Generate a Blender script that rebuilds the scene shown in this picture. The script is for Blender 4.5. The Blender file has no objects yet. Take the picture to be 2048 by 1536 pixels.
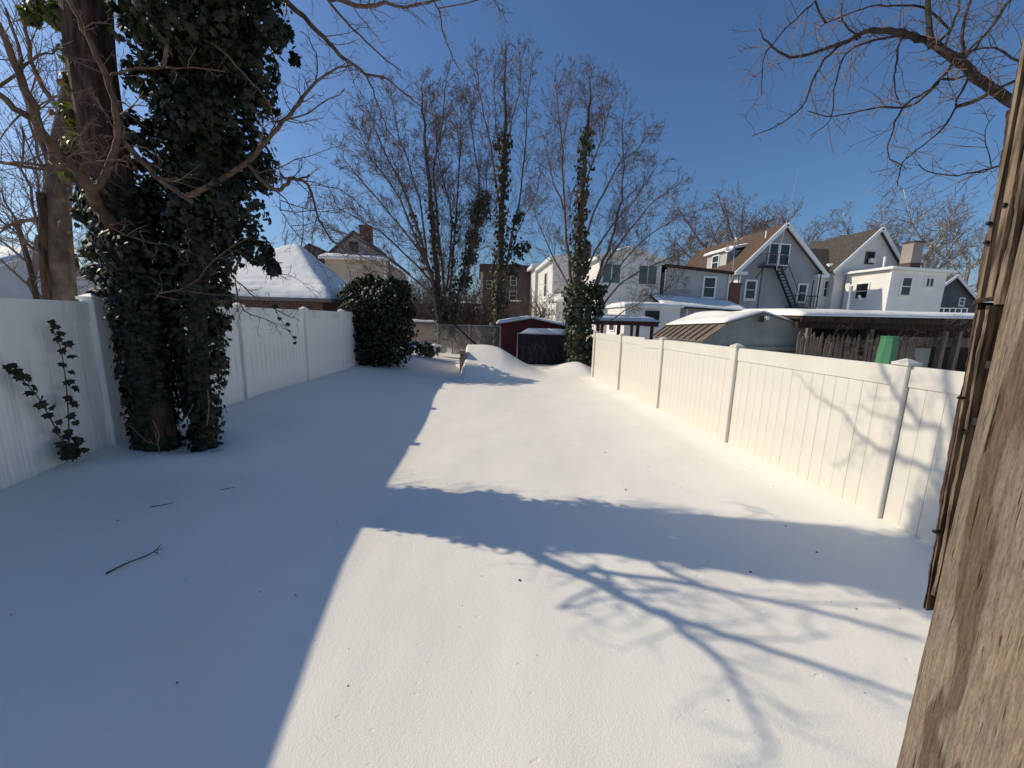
import bpy, math, random
import numpy as np
from mathutils import Vector, Matrix
R = math.radians
sc = bpy.context.scene
col = sc.collection

# ------------------------------------------------------------------ camera, sky, sun, exposure
F, PITCH, YAW, ROLL = 753.2, 0.168, 0.0975, 0.0238
CAM = Vector((0, 0, 2.0))
_fw = Vector((math.sin(YAW) * math.cos(PITCH), math.cos(YAW) * math.cos(PITCH), -math.sin(PITCH)))
_rt = Vector((math.cos(YAW), -math.sin(YAW), 0)); _up = _rt.cross(_fw)
_r = _rt * math.cos(ROLL) + _up * math.sin(ROLL)
_u = _up * math.cos(ROLL) - _rt * math.sin(ROLL)
cd = bpy.data.cameras.new('camera'); cam = bpy.data.objects.new('camera', cd); col.objects.link(cam)
cd.sensor_width = 36; cd.lens = F / 2048 * 36; cd.clip_start = 0.02; cd.clip_end = 2000
cam.matrix_world = Matrix(((_r.x, _u.x, -_fw.x, CAM.x), (_r.y, _u.y, -_fw.y, CAM.y), (_r.z, _u.z, -_fw.z, CAM.z), (0, 0, 0, 1)))
sc.camera = cam

LIGHT = Vector((2.93, -0.83, -2.12)).normalized()          # direction the sunlight travels
SUN_EL = math.asin(-LIGHT.z); SUN_AZ = math.atan2(-LIGHT.x, -LIGHT.y)
world = bpy.data.worlds.new('World'); sc.world = world; world.use_nodes = True
wn = world.node_tree.nodes; wl_ = world.node_tree.links
for n in list(wn): wn.remove(n)
sky = wn.new('ShaderNodeTexSky'); sky.sky_type = 'NISHITA'; sky.sun_disc = False
sky.sun_elevation = SUN_EL; sky.sun_rotation = SUN_AZ
sky.altitude = 0; sky.air_density = 1.25; sky.dust_density = 1.2; sky.ozone_density = 10.0
bg = wn.new('ShaderNodeBackground'); bg.inputs['Strength'].default_value = 0.1
wo = wn.new('ShaderNodeOutputWorld')
wl_.new(sky.outputs[0], bg.inputs[0]); wl_.new(bg.outputs[0], wo.inputs[0])
sl = bpy.data.lights.new('sun', 'SUN'); sl.energy = 3.7; sl.angle = R(0.53); sl.color = (1.0, 0.885, 0.69)
so = bpy.data.objects.new('sun', sl); col.objects.link(so)
so.rotation_euler = LIGHT.to_track_quat('-Z', 'Y').to_euler(); so.location = (-30, 10, 25)
sc.view_settings.view_transform = 'Standard'; sc.view_settings.look = 'None'
sc.view_settings.exposure = 0.06; sc.view_settings.gamma = 1.0; sc.view_settings.use_curve_mapping = False
sc.render.engine = 'CYCLES'; sc.cycles.use_denoising = True; sc.cycles.max_bounces = 6

# ------------------------------------------------------------------ helpers
def at(px, py, Y):
    """point of the place seen at photograph pixel px,py that stands Y metres down the yard"""
    d = _fw + _r * ((px - 1024) / F) - _u * ((py - 768) / F)
    return CAM + d * (Y / d.y)

WL = {}
def wloc(o): return WL.get(o.name, Vector((0, 0, 0))) if o else Vector((0, 0, 0))

def tag(o, label, cat, group=None, kind=None):
    if label: o['label'] = label
    if cat: o['category'] = cat
    if group: o['group'] = group
    if kind: o['kind'] = kind
    return o

def thing(name, label, cat, loc=(0, 0, 0), group=None):
    o = bpy.data.objects.new(name, None); col.objects.link(o); o.empty_display_size = 0.2
    o.location = loc; WL[o.name] = Vector(loc)
    return tag(o, label, cat, group)

def link_mesh(name, me, mat, parent=None, loc=None, smooth=False):
    o = bpy.data.objects.new(name, me); col.objects.link(o)
    if mat and not me.materials: me.materials.append(mat)
    if smooth:
        me.polygons.foreach_set('use_smooth', [True] * len(me.polygons))
    w = Vector(loc) if loc is not None else wloc(parent)
    if parent: o.parent = parent
    o.location = w - wloc(parent); WL[o.name] = w
    return o

class MB:
    def __init__(s): s.v = []; s.f = []
    def quad(s, a, b, c, d):
        n = len(s.v); s.v += [tuple(a), tuple(b), tuple(c), tuple(d)]; s.f.append((n, n + 1, n + 2, n + 3)); return s
    def poly(s, pts):
        n = len(s.v); s.v += [tuple(p) for p in pts]; s.f.append(tuple(range(n, n + len(pts)))); return s
    def box(s, x0, x1, y0, y1, z0, z1):
        n = len(s.v)
        s.v += [(x0, y0, z0), (x1, y0, z0), (x1, y1, z0), (x0, y1, z0), (x0, y0, z1), (x1, y0, z1), (x1, y1, z1), (x0, y1, z1)]
        s.f += [tuple(n + i for i in q) for q in ((0, 3, 2, 1), (4, 5, 6, 7), (0, 1, 5, 4), (1, 2, 6, 5), (2, 3, 7, 6), (3, 0, 4, 7))]
        return s
    def cbox(s, x0, x1, y0, y1, z0, z1, c=.006):
        """box with its four long (z) edges chamfered"""
        ring = [(x0 + c, y0), (x1 - c, y0), (x1, y0 + c), (x1, y1 - c), (x1 - c, y1), (x0 + c, y1), (x0, y1 - c), (x0, y0 + c)]
        return s.prism([(x, y, z0) for x, y in ring], [(x, y, z1) for x, y in ring])
    def prism(s, lo, hi):
        n = len(s.v); k = len(lo); s.v += [tuple(p) for p in lo] + [tuple(p) for p in hi]
        s.f.append(tuple(n + i for i in reversed(range(k)))); s.f.append(tuple(n + k + i for i in range(k)))
        for i in range(k): j = (i + 1) % k; s.f.append((n + i, n + j, n + k + j, n + k + i))
        return s
    def bar(s, a, b, w, h=None):
        """rectangular bar from a to b"""
        a = Vector(a); b = Vector(b); h = h or w; d = (b - a).normalized()
        x = d.cross(Vector((0, 0, 1)));
        if x.length < 1e-3: x = Vector((1, 0, 0))
        x.normalize(); y = x.cross(d)
        o = [x * (w / 2) + y * (h / 2), -x * (w / 2) + y * (h / 2), -x * (w / 2) - y * (h / 2), x * (w / 2) - y * (h / 2)]
        return s.prism([a + q for q in o], [b + q for q in o])
    def tube(s, pts, rad, k=5):
        n0 = len(s.v); m = len(pts); prev = None
        for i in range(m):
            a = pts[max(i - 1, 0)]; b = pts[min(i + 1, m - 1)]
            d = Vector((b[0] - a[0], b[1] - a[1], b[2] - a[2]))
            if d.length < 1e-9: d = Vector((0, 0, 1))
            d.normalize()
            if prev is None:
                x = d.cross(Vector((0, 0, 1))) if abs(d.z) < .9 else d.cross(Vector((1, 0, 0)))
            else: x = prev - d * prev.dot(d)
            x.normalize(); prev = x; y = d.cross(x); p = pts[i]; r = rad[i]
            for q in range(k):
                c = math.cos(6.2832 * q / k) * r; e = math.sin(6.2832 * q / k) * r
                s.v.append((p[0] + x.x * c + y.x * e, p[1] + x.y * c + y.y * e, p[2] + x.z * c + y.z * e))
        for i in range(m - 1):
            for q in range(k):
                a = n0 + i * k + q; b = n0 + i * k + (q + 1) % k
                s.f.append((a, b, b + k, a + k))
        if k > 3:
            s.f.append(tuple(n0 + (m - 1) * k + q for q in range(k)))
            s.f.append(tuple(n0 + q for q in reversed(range(k))))
        return s
    def build(s, name, mat, parent=None, loc=None, smooth=False, kind=None):
        w = Vector(loc) if loc is not None else wloc(parent)
        me = bpy.data.meshes.new(name)
        v = np.array(s.v, dtype=float).reshape(-1, 3) - np.array(w)
        me.from_pydata(v.tolist(), [], s.f); me.update()
        o = link_mesh(name, me, mat, parent, w, smooth)
        if kind: o['kind'] = kind
        return o

# ------------------------------------------------------------------ materials
def mat(name, c1, c2=None, rough=.7, scale=4, stretch=(1, 1, 1), bump=0, bscale=30, bdist=.01, metal=0, spec=.4, detail=5, transl=0, lo=.35, hi=.65, bstretch=None, extra=None):
    m = bpy.data.materials.new(name); m.use_nodes = True
    N = m.node_tree.nodes; L = m.node_tree.links; b = N['Principled BSDF']
    b.inputs['Roughness'].default_value = rough; b.inputs['Metallic'].default_value = metal
    b.inputs['Specular IOR Level'].default_value = spec
    tc = N.new('ShaderNodeTexCoord')
    def coords(st):
        mp = N.new('ShaderNodeMapping'); mp.inputs['Scale'].default_value = st; L.new(tc.outputs['Object'], mp.inputs[0]); return mp.outputs[0]
    b.inputs['Base Color'].default_value = (*c1, 1)
    colout = None
    if c2:
        n = N.new('ShaderNodeTexNoise'); n.inputs['Scale'].default_value = scale; n.inputs['Detail'].default_value = detail
        L.new(coords(stretch), n.inputs['Vector'])
        r = N.new('ShaderNodeValToRGB'); r.color_ramp.elements[0].position = lo; r.color_ramp.elements[1].position = hi
        r.color_ramp.elements[0].color = (*c1, 1); r.color_ramp.elements[1].color = (*c2, 1)
        L.new(n.outputs['Fac'], r.inputs[0]); colout = r.outputs[0]
        L.new(colout, b.inputs['Base Color'])
    if bump:
        n2 = N.new('ShaderNodeTexNoise'); n2.inputs['Scale'].default_value = bscale; n2.inputs['Detail'].default_value = 6
        L.new(coords(bstretch or stretch), n2.inputs['Vector'])
        bp = N.new('ShaderNodeBump'); bp.inputs['Strength'].default_value = bump; bp.inputs['Distance'].default_value = bdist
        L.new(n2.outputs['Fac'], bp.inputs['Height']); L.new(bp.outputs[0], b.inputs['Normal'])
    if transl:
        t = N.new('ShaderNodeBsdfTranslucent'); t.inputs[0].default_value = (c1[0] * 2.2, c1[1] * 2.4, c1[2] * 1.2, 1)
        mx = N.new('ShaderNodeMixShader'); mx.inputs[0].default_value = transl
        L.new(b.outputs[0], mx.inputs[1]); L.new(t.outputs[0], mx.inputs[2]); L.new(mx.outputs[0], N['Material Output'].inputs[0])
    if extra: extra(m, N, L, b, tc, colout)
    return m

def snow_extra(m, N, L, b, tc, c):
    # three scales of grain and small pits
    prev = None
    for sc_, st, ds in ((3.5, .12, .010), (30, .32, .006), (110, .75, .003)):
        n = N.new('ShaderNodeTexNoise'); n.inputs['Scale'].default_value = sc_; n.inputs['Detail'].default_value = 4
        L.new(tc.outputs['Object'], n.inputs['Vector'])
        bp = N.new('ShaderNodeBump'); bp.inputs['Strength'].default_value = st; bp.inputs['Distance'].default_value = ds
        L.new(n.outputs['Fac'], bp.inputs['Height'])
        if prev: L.new(prev, bp.inputs['Normal'])
        prev = bp.outputs[0]
    # sparse elongated dents left by wind and falling debris
    mp = N.new('ShaderNodeMapping'); mp.inputs['Scale'].default_value = (9, 20, 9); mp.inputs['Rotation'].default_value = (0, 0, .35); L.new(tc.outputs['Object'], mp.inputs[0])
    n = N.new('ShaderNodeTexNoise'); n.inputs['Scale'].default_value = 1.0; n.inputs['Detail'].default_value = 2; L.new(mp.outputs[0], n.inputs['Vector'])
    r = N.new('ShaderNodeValToRGB'); r.color_ramp.elements[0].position = .69; r.color_ramp.elements[1].position = .82; r.color_ramp.elements[0].color = (1, 1, 1, 1); r.color_ramp.elements[1].color = (0, 0, 0, 1); L.new(n.outputs['Fac'], r.inputs[0])
    bp = N.new('ShaderNodeBump'); bp.inputs['Strength'].default_value = .45; bp.inputs['Distance'].default_value = .010; L.new(r.outputs[0], bp.inputs['Height']); L.new(prev, bp.inputs['Normal']); prev = bp.outputs[0]
    L.new(prev, b.inputs['Normal'])
M = {}
M['snow'] = mat('snow', (.835, .80, .715), (.87, .835, .755), rough=.55, scale=1.3, spec=.25, extra=snow_extra)
M['roofsnow'] = mat('roof_snow', (.84, .82, .77), (.89, .87, .82), rough=.6, scale=2, bump=.5, bscale=4, bdist=.05, spec=.25)

def vinyl_extra(strength):
    def f(m, N, L, b, tc, c):
        # vertical grey-green weather streaks
        mp = N.new('ShaderNodeMapping'); mp.inputs['Scale'].default_value = (14, 14, .5); L.new(tc.outputs['Object'], mp.inputs[0])
        n = N.new('ShaderNodeTexNoise'); n.inputs['Scale'].default_value = 2.2; n.inputs['Detail'].default_value = 7; L.new(mp.outputs[0], n.inputs['Vector'])
        n3 = N.new('ShaderNodeTexNoise'); n3.inputs['Scale'].default_value = .7; L.new(tc.outputs['Object'], n3.inputs['Vector'])
        mu = N.new('ShaderNodeMath'); mu.operation = 'MULTIPLY'; L.new(n.outputs['Fac'], mu.inputs[0]); L.new(n3.outputs['Fac'], mu.inputs[1])
        r = N.new('ShaderNodeValToRGB'); r.color_ramp.elements[0].position = .22; r.color_ramp.elements[1].position = .42
        r.color_ramp.elements[0].color = (0, 0, 0, 1); r.color_ramp.elements[1].color = (strength, strength, strength, 1); L.new(mu.outputs[0], r.inputs[0])
        mx = N.new('ShaderNodeMixRGB'); mx.inputs[2].default_value = (.33, .34, .29, 1); L.new(c, mx.inputs[1]); L.new(r.outputs[0], mx.inputs[0])
        L.new(mx.outputs[0], b.inputs['Base Color'])
    return f
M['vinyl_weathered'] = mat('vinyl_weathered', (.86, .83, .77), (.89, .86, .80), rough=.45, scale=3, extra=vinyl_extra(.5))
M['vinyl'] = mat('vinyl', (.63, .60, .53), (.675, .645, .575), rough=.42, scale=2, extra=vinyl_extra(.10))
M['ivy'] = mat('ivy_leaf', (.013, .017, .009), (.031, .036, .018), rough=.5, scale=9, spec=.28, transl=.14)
M['ivy_pale'] = mat('ivy_leaf_pale', (.05, .06, .014), (.12, .11, .03), rough=.45, scale=9, spec=.4, transl=.4)  # paler, yellower leaf colour for the left-hand fringe
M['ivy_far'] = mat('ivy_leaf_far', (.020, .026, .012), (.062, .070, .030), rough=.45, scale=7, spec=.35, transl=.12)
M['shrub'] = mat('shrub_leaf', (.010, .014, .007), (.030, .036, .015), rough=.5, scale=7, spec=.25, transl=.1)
M['leaf_brown'] = mat('dead_leaf', (.10, .045, .022), (.18, .085, .04), rough=.7, scale=9, transl=.3)
M['bark'] = mat('bark_brown', (.030, .020, .015), (.105, .068, .050), rough=.9, scale=7, stretch=(3, 3, .6), bump=1, bscale=14, bdist=.03, spec=.15)
M['bark_grey'] = mat('bark_grey', (.065, .050, .042), (.15, .118, .098), rough=.9, scale=5, stretch=(2, 2, 1.0), bump=1, bscale=16, bdist=.02, spec=.15)
M['bark_shaded'] = mat('shaded_limb_bark', (.035, .026, .021), (.085, .064, .050), rough=.9, scale=14, stretch=(1, 1, 1), bump=.8, bscale=30, bdist=.01, spec=.15)  # bark darkened so the limb's shaded underside is in its colour
M['limb'] = mat('smooth_branch_bark', (.075, .048, .034), (.17, .112, .074), rough=.8, scale=12, bump=.5, bscale=40, bdist=.005, spec=.2)
M['twig'] = mat('twig_bark', (.11, .070, .055), (.21, .150, .120), rough=.75, scale=3, spec=.25)
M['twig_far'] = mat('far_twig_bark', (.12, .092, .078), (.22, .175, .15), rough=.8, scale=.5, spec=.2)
M['brush'] = mat('dark_brush_bark', (.055, .040, .034), (.12, .088, .072), rough=.85, scale=.6, spec=.15)
M['syc'] = mat('pale_sycamore_bark', (.24, .20, .16), (.55, .52, .46), rough=.85, scale=1.4, spec=.2)
M['white'] = mat('white_siding', (.74, .72, .68), (.80, .78, .74), rough=.55, scale=.8)
M['trim'] = mat('white_trim', (.78, .78, .77), (.82, .82, .81), rough=.5, scale=3)
M['greysiding'] = mat('grey_siding', (.42, .42, .40), (.49, .49, .46), rough=.6, scale=1)
M['stucco'] = mat('grey_stucco', (.30, .31, .32), (.36, .37, .38), rough=.9, scale=.7, bump=.3, bscale=30, bdist=.01)
M['darkhouse'] = mat('charcoal_siding', (.085, .085, .09), (.12, .12, .125), rough=.7, scale=1)
M['beige'] = mat('beige_siding', (.50, .42, .31), (.57, .48, .36), rough=.7, scale=.9)
M['blue_grey'] = mat('pale_grey_siding', (.52, .54, .57), (.60, .61, .63), rough=.6, scale=1)
M['roofbrown'] = mat('brown_shingles', (.075, .050, .038), (.135, .094, .072), rough=.95, scale=5, stretch=(1, 1, 3), bump=.6, bscale=9, bdist=.03, spec=.15)
M['roofdark'] = mat('dark_shingles', (.045, .04, .036), (.12, .105, .09), rough=.95, scale=6, stretch=(1, 1, 3), bump=.6, bscale=9, bdist=.03, spec=.15)
M['metalbrown'] = mat('brown_sheet_roof', (.15, .115, .085), (.22, .17, .13), rough=.5, scale=3, stretch=(1, 4, 1), spec=.4)
M['shedgrey'] = mat('grey_green_sheet', (.25, .255, .23), (.34, .34, .30), rough=.6, scale=2.3)
M['copper'] = mat('rust_flashing', (.24, .10, .06), (.32, .15, .09), rough=.7, scale=4)
M['glass'] = mat('dark_glass', (.012, .015, .018), rough=.06, spec=.7)
M['glass_teal'] = mat('teal_glass', (.07, .11, .11), (.10, .14, .14), rough=.12, scale=1, spec=.6)
M['black'] = mat('black_iron', (.015, .015, .016), rough=.55)
M['galv'] = mat('galvanised_steel', (.38, .39, .40), (.5, .5, .5), rough=.45, metal=.6, scale=8)
M['red'] = mat('red_shed_paint', (.095, .012, .014), (.15, .022, .022), rough=.6, scale=3, stretch=(3, 3, .6))
M['maroon'] = mat('maroon_paint', (.075, .018, .018), (.11, .03, .028), rough=.6, scale=3)
M['fabric'] = mat('black_screen_fabric', (.010, .010, .014), (.02, .02, .026), rough=.85, scale=5, bump=.3, bscale=8, bdist=.03)
M['green'] = mat('green_plastic', (.05, .19, .09), (.09, .26, .14), rough=.5, scale=3, stretch=(3, 3, .5))
M['oldwood'] = mat('old_grey_wood', (.11, .082, .062), (.26, .205, .165), rough=.9, scale=5, stretch=(5, 5, .5), bump=.8, bscale=14, bdist=.012, spec=.15)
M['darkwood'] = mat('dark_wood', (.03, .022, .017), (.075, .052, .04), rough=.9, scale=5, stretch=(4, 4, .5), spec=.15)
M['pinkbrick'] = mat('pink_brown_wall', (.10, .066, .058), (.15, .10, .09), rough=.85, scale=2)
M['tan'] = mat('tan_block', (.26, .19, .11), (.36, .28, .17), rough=.9, scale=9, bump=.5, bscale=30)
M['litter'] = mat('dark_leaf_bits', (.03, .022, .016), (.07, .05, .035), rough=.9, scale=20)

def brick_mat(name, ca, cb, cm, s=1.0):
    def ex(m, N, L, b, tc, c):
        mp = N.new('ShaderNodeMapping'); mp.inputs['Rotation'].default_value = (R(90), 0, 0); L.new(tc.outputs['Object'], mp.inputs[0])
        br = N.new('ShaderNodeTexBrick'); br.inputs['Scale'].default_value = s
        br.inputs['Color1'].default_value = (*ca, 1); br.inputs['Color2'].default_value = (*cb, 1); br.inputs['Mortar'].default_value = (*cm, 1)
        br.inputs['Brick Width'].default_value = .22; br.inputs['Row Height'].default_value = .075; br.inputs['Mortar Size'].default_value = .008
        L.new(mp.outputs[0], br.inputs['Vector']); L.new(br.outputs['Color'], b.inputs['Base Color'])
        bp = N.new('ShaderNodeBump'); bp.inputs['Distance'].default_value = .01; bp.invert = True; L.new(br.outputs['Fac'], bp.inputs['Height']); L.new(bp.outputs[0], b.inputs['Normal'])
    return mat(name, ca, rough=.9, extra=ex)
M['brick'] = brick_mat('red_brick', (.22, .075, .045), (.15, .05, .035), (.25, .2, .17))
M['brick_dark'] = brick_mat('dark_brick', (.10, .05, .04), (.06, .035, .03), (.13, .11, .1))
M['brick_pale'] = brick_mat('pale_brick', (.33, .30, .26), (.26, .23, .20), (.42, .38, .33))

def wood_extra(m, N, L, b, tc, c):
    # vertical grain: stretched noise drives colour and relief, and broad darker patches with shapes of their own
    def noise(st, s, d, dist=0):
        mp = N.new('ShaderNodeMapping'); mp.inputs['Scale'].default_value = st; L.new(tc.outputs['Object'], mp.inputs[0])
        n = N.new('ShaderNodeTexNoise'); n.inputs['Scale'].default_value = s; n.inputs['Detail'].default_value = d; n.inputs['Distortion'].default_value = dist
        L.new(mp.outputs[0], n.inputs['Vector']); return n.outputs['Fac']
    def ramp(fac, p0, c0, p1, c1):
        r = N.new('ShaderNodeValToRGB'); r.color_ramp.elements[0].position = p0; r.color_ramp.elements[1].position = p1
        r.color_ramp.elements[0].color = (*c0, 1); r.color_ramp.elements[1].color = (*c1, 1); L.new(fac, r.inputs[0]); return r.outputs[0]
    g = noise((1, 30, 2.2), 12, 8, .12)
    fine = noise((1, 20, 2.6), 46, 5, .1)
    broad = noise((1, 6, .6), 8, 3, .2)
    base = ramp(g, .28, (.160, .116, .082), .70, (.315, .243, .177))
    f2 = ramp(fine, .28, (.60, .57, .55), .52, (1, 1, 1))
    mx = N.new('ShaderNodeMixRGB'); mx.blend_type = 'MULTIPLY'; mx.inputs[0].default_value = 1; L.new(base, mx.inputs[1]); L.new(f2, mx.inputs[2])
    dark_patch = ramp(noise((1, 3.2, .55), 5.2, 2, .6), .54, (1, 1, 1), .575, (.55, .50, .48))
    grey = ramp(broad, .40, (1, 1, 1), .65, (.80, .86, .92))
    m2 = N.new('ShaderNodeMixRGB'); m2.blend_type = 'MULTIPLY'; m2.inputs[0].default_value = 1; L.new(mx.outputs[0], m2.inputs[1]); L.new(dark_patch, m2.inputs[2])
    crack_f = noise((1, 26, 1.0), 11, 3, .35)
    crack = ramp(crack_f, .315, (.22, .19, .17), .36, (1, 1, 1))
    m4 = N.new('ShaderNodeMixRGB'); m4.blend_type = 'MULTIPLY'; m4.inputs[0].default_value = 1; L.new(m2.outputs[0], m4.inputs[1]); L.new(crack, m4.inputs[2])
    m3 = N.new('ShaderNodeMixRGB'); m3.blend_type = 'MULTIPLY'; m3.inputs[0].default_value = 1; L.new(m4.outputs[0], m3.inputs[1]); L.new(grey, m3.inputs[2])
    L.new(m3.outputs[0], b.inputs['Base Color'])
    b1 = N.new('ShaderNodeBump'); b1.inputs['Strength'].default_value = .8; b1.inputs['Distance'].default_value = .0022; L.new(g, b1.inputs['Height'])
    b2 = N.new('ShaderNodeBump'); b2.inputs['Strength'].default_value = .7; b2.inputs['Distance'].default_value = .0007; L.new(fine, b2.inputs['Height']); L.new(b1.outputs[0], b2.inputs['Normal'])
    L.new(b2.outputs[0], b.inputs['Normal'])
M['wood'] = mat('weathered_lumber', (.3, .2, .13), rough=.85, spec=.2, extra=wood_extra)
M['woodrough'] = mat('rough_sawn_edge', (.060, .043, .032), (.27, .205, .145), rough=.95, scale=40, stretch=(4, 4, .35), bump=1, bscale=60, bdist=.006, spec=.1, bstretch=(1, 1, .25))
M['wooddark'] = mat('dark_wood_and_shade', (.05, .032, .026), (.11, .075, .06), rough=.95, scale=20, stretch=(3, 3, .4), bump=1, bscale=60, bdist=.006, spec=.1)  # dark ragged wood; also shade painted into the gap and recess boards

# ------------------------------------------------------------------ ground: one sheet of snow
_rng = np.random.default_rng(4)
_waves = [(np.cos(a), np.sin(a), k, ph, am) for a, k, ph, am in zip(_rng.uniform(0, 6.28, 26), np.concatenate([_rng.uniform(.5, 2, 10), _rng.uniform(2.5, 7, 10), _rng.uniform(9, 20, 6)]),
           _rng.uniform(0, 6.28, 26), np.concatenate([np.full(10, .0065), np.full(10, .0016), np.full(6, .0006)]))]
def sst(a, b, x):
    t = np.clip((x - a) / (b - a), 0, 1); return t * t * (3 - 2 * t)
TRUNKS = [(-3.52, 4.40, .27), (-3.12, 4.50, .22)]
def ground(x, y):
    x = np.asarray(x, float); y = np.asarray(y, float)
    zl = np.interp(y, [0, 3.4, 4.5, 7, 12, 15, 22, 60], [.45, .52, .57, .53, .40, .38, .30, .2])
    h = zl * sst(-.9, -3.9, x) ** .85
    h = np.where(x < -4.1, h - (h - .25) * sst(-4.1, -5, x), h)
    h = h - .10 * (1 - sst(.8, 3.4, y)) * (y > -50)
    h = h + .05 * sst(3.6, 4.2, x) * (1 - sst(4.2, 4.6, x))
    # bank of snow at the yard's end
    mx_ = sst(-.62, -.34, x) * (1 - sst(.9, 2.75, x) ** .9); my_ = sst(12.4, 15.0, y) ** .8 * (1 - sst(16.4, 17.6, y))
    h = h + .92 * mx_ * my_ * (1 - .18 * sst(.3, 1.6, x))
    h = h + .34 * np.exp(-(((x - 4.0) / .9) ** 2 + ((y - 15.0) / 1.3) ** 2))
    h = h + .18 * np.exp(-(((x + 2.6) / 1.2) ** 2 + ((y - 15.2) / 1.4) ** 2))
    h = h + .14 * np.exp(-(((x + .2) / .8) ** 2 + ((y - 12.6) / 1.2) ** 2)) * 0
    for tx, ty, tr in TRUNKS:
        d = np.hypot(x - tx, y - ty)
        h = h - .07 * np.exp(-(d / (tr + .05)) ** 2 * 1.2) + .03 * np.exp(-((d - tr - .30) / .22) ** 2)
    n = 0
    for cx, cy, k, ph, am in _waves: n = n + am * np.sin(k * (x * cx + y * cy) + ph)
    return h + n * .9
def gz(x, y): return float(ground(x, y))

xs = np.concatenate([[-600, -300, -150, -90, -60, -40, -30, -22, -16, -12, -9, -7.5, -6.2, -5.4], np.arange(-4.8, 4.8, .045), [5.2, 6, 7, 8.5, 10, 13, 17, 22, 30, 40, 60, 90, 150, 300, 600]])
ys = np.concatenate([[-60, -20, -8, -3, -1], np.arange(-.2, 8, .045), np.arange(8, 19, .075), [19.5, 20.2, 21, 22, 24, 27, 31, 36, 42, 50, 60, 80, 110, 160, 250, 400, 700]])
gx, gy = np.meshgrid(xs, ys); gzv = ground(gx, gy)
nx, ny = len(xs), len(ys)
gv = np.stack([gx, gy, gzv], -1).reshape(-1, 3)
ii, jj = np.meshgrid(np.arange(nx - 1), np.arange(ny - 1)); a0 = (jj * nx + ii).ravel()
gf = np.stack([a0, a0 + 1, a0 + nx + 1, a0 + nx], -1)
me = bpy.data.meshes.new('snow_ground'); me.from_pydata(gv.tolist(), [], gf.tolist()); me.update()
gobj = link_mesh('snow_ground', me, M['snow'], smooth=True); gobj['kind'] = 'structure'

# ------------------------------------------------------------------ white vinyl fences
BW = .154
def board_mesh(h, w=BW, t=.022):
    mb = MB(); mb.cbox(-t / 2, t / 2, -w / 2 + .0005, w / 2 - .0005, 0, h, .0035)
    me = bpy.data.meshes.new('board'); me.from_pydata(mb.v, [], mb.f); me.update(); return me
def post_meshes(h):
    mb = MB(); mb.cbox(-.0635, .0635, -.0635, .0635, 0, h, .008)
    me = bpy.data.meshes.new('post'); me.from_pydata(mb.v, [], mb.f); me.update()
    c = MB(); a = .076; c.box(-a, a, -a, a, 0, .028); n = len(c.v)
    b = .066; c.prism([(-b, -b, .028), (b, -b, .028), (b, b, .028), (-b, b, .028)], [(-.012, -.012, .062), (.012, -.012, .062), (.012, .012, .062), (-.012, .012, .062)])
    mc = bpy.data.meshes.new('post_cap'); mc.from_pydata(c.v, [], c.f); mc.update()
    return me, mc
def fence(label, X, Y0, i0, i1, ztop, mt, sag=None, face=1):
    root = thing('vinyl_fence', label, 'fence', (X, Y0, gz(X, Y0)))
    zb = -.15; H = max(ztop(i) for i in range(i0, i1)) - zb
    me_p, me_c = post_meshes(H + .012); me_b = board_mesh(H - .14)
    rl = 2.44 - .127
    rng = random.Random(3)
    for i in range(i0, i1):
        Y = Y0 + 2.44 * i; zt = ztop(i)
        p = link_mesh('post', me_p, mt, root, (X + rng.uniform(-.006, .006), Y, zt - H)); link_mesh('post_cap', me_c, mt, p, (X, Y, zt + .012))
        if i == i1 - 1: break
        dz = rng.uniform(-.008, .008)
        if sag != i:
            r = MB().cbox(X - .024, X + .024, Y + .0635, Y + 2.44 - .0635, zt - .20 + dz, zt + dz, .004); r.build('top_rail', mt, root)
        else:   # rail broken and slipped in its middle
            r = MB(); r.prism([(X - .024, Y + .0635, zt - .2), (X + .024, Y + .0635, zt - .2), (X + .024, Y + .0635, zt), (X - .024, Y + .0635, zt)],
                              [(X - .03, Y + .92, zt - .235), (X + .018, Y + .92, zt - .235), (X + .018, Y + .92, zt - .035), (X - .03, Y + .92, zt - .035)]); r.build('top_rail', mt, root)
            r = MB(); r.prism([(X - .02, Y + .93, zt - .19), (X + .028, Y + .93, zt - .19), (X + .028, Y + .93, zt + .01), (X - .02, Y + .93, zt + .01)],
                              [(X - .024, Y + 2.3765, zt - .2), (X + .024, Y + 2.3765, zt - .2), (X + .024, Y + 2.3765, zt), (X - .024, Y + 2.3765, zt)]); r.build('top_rail', mt, root)
        for k in range(15):
            link_mesh('board', me_b, mt, root, (X + rng.uniform(-.0012, .0012), Y + .0635 + BW * (k + .5), zb))
    return root
fence('long white vinyl fence in shade along the left side, streaked grey with weather', -3.96, 4.37, -1, 5, lambda i: 2.096 + .012 * i, M['vinyl_weathered'])
fence('sunlit cream white vinyl privacy fence running along the right side', 4.208, 3.30, -1, 5, lambda i: 1.645 - .004 * i, M['vinyl'], sag=2)

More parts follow.
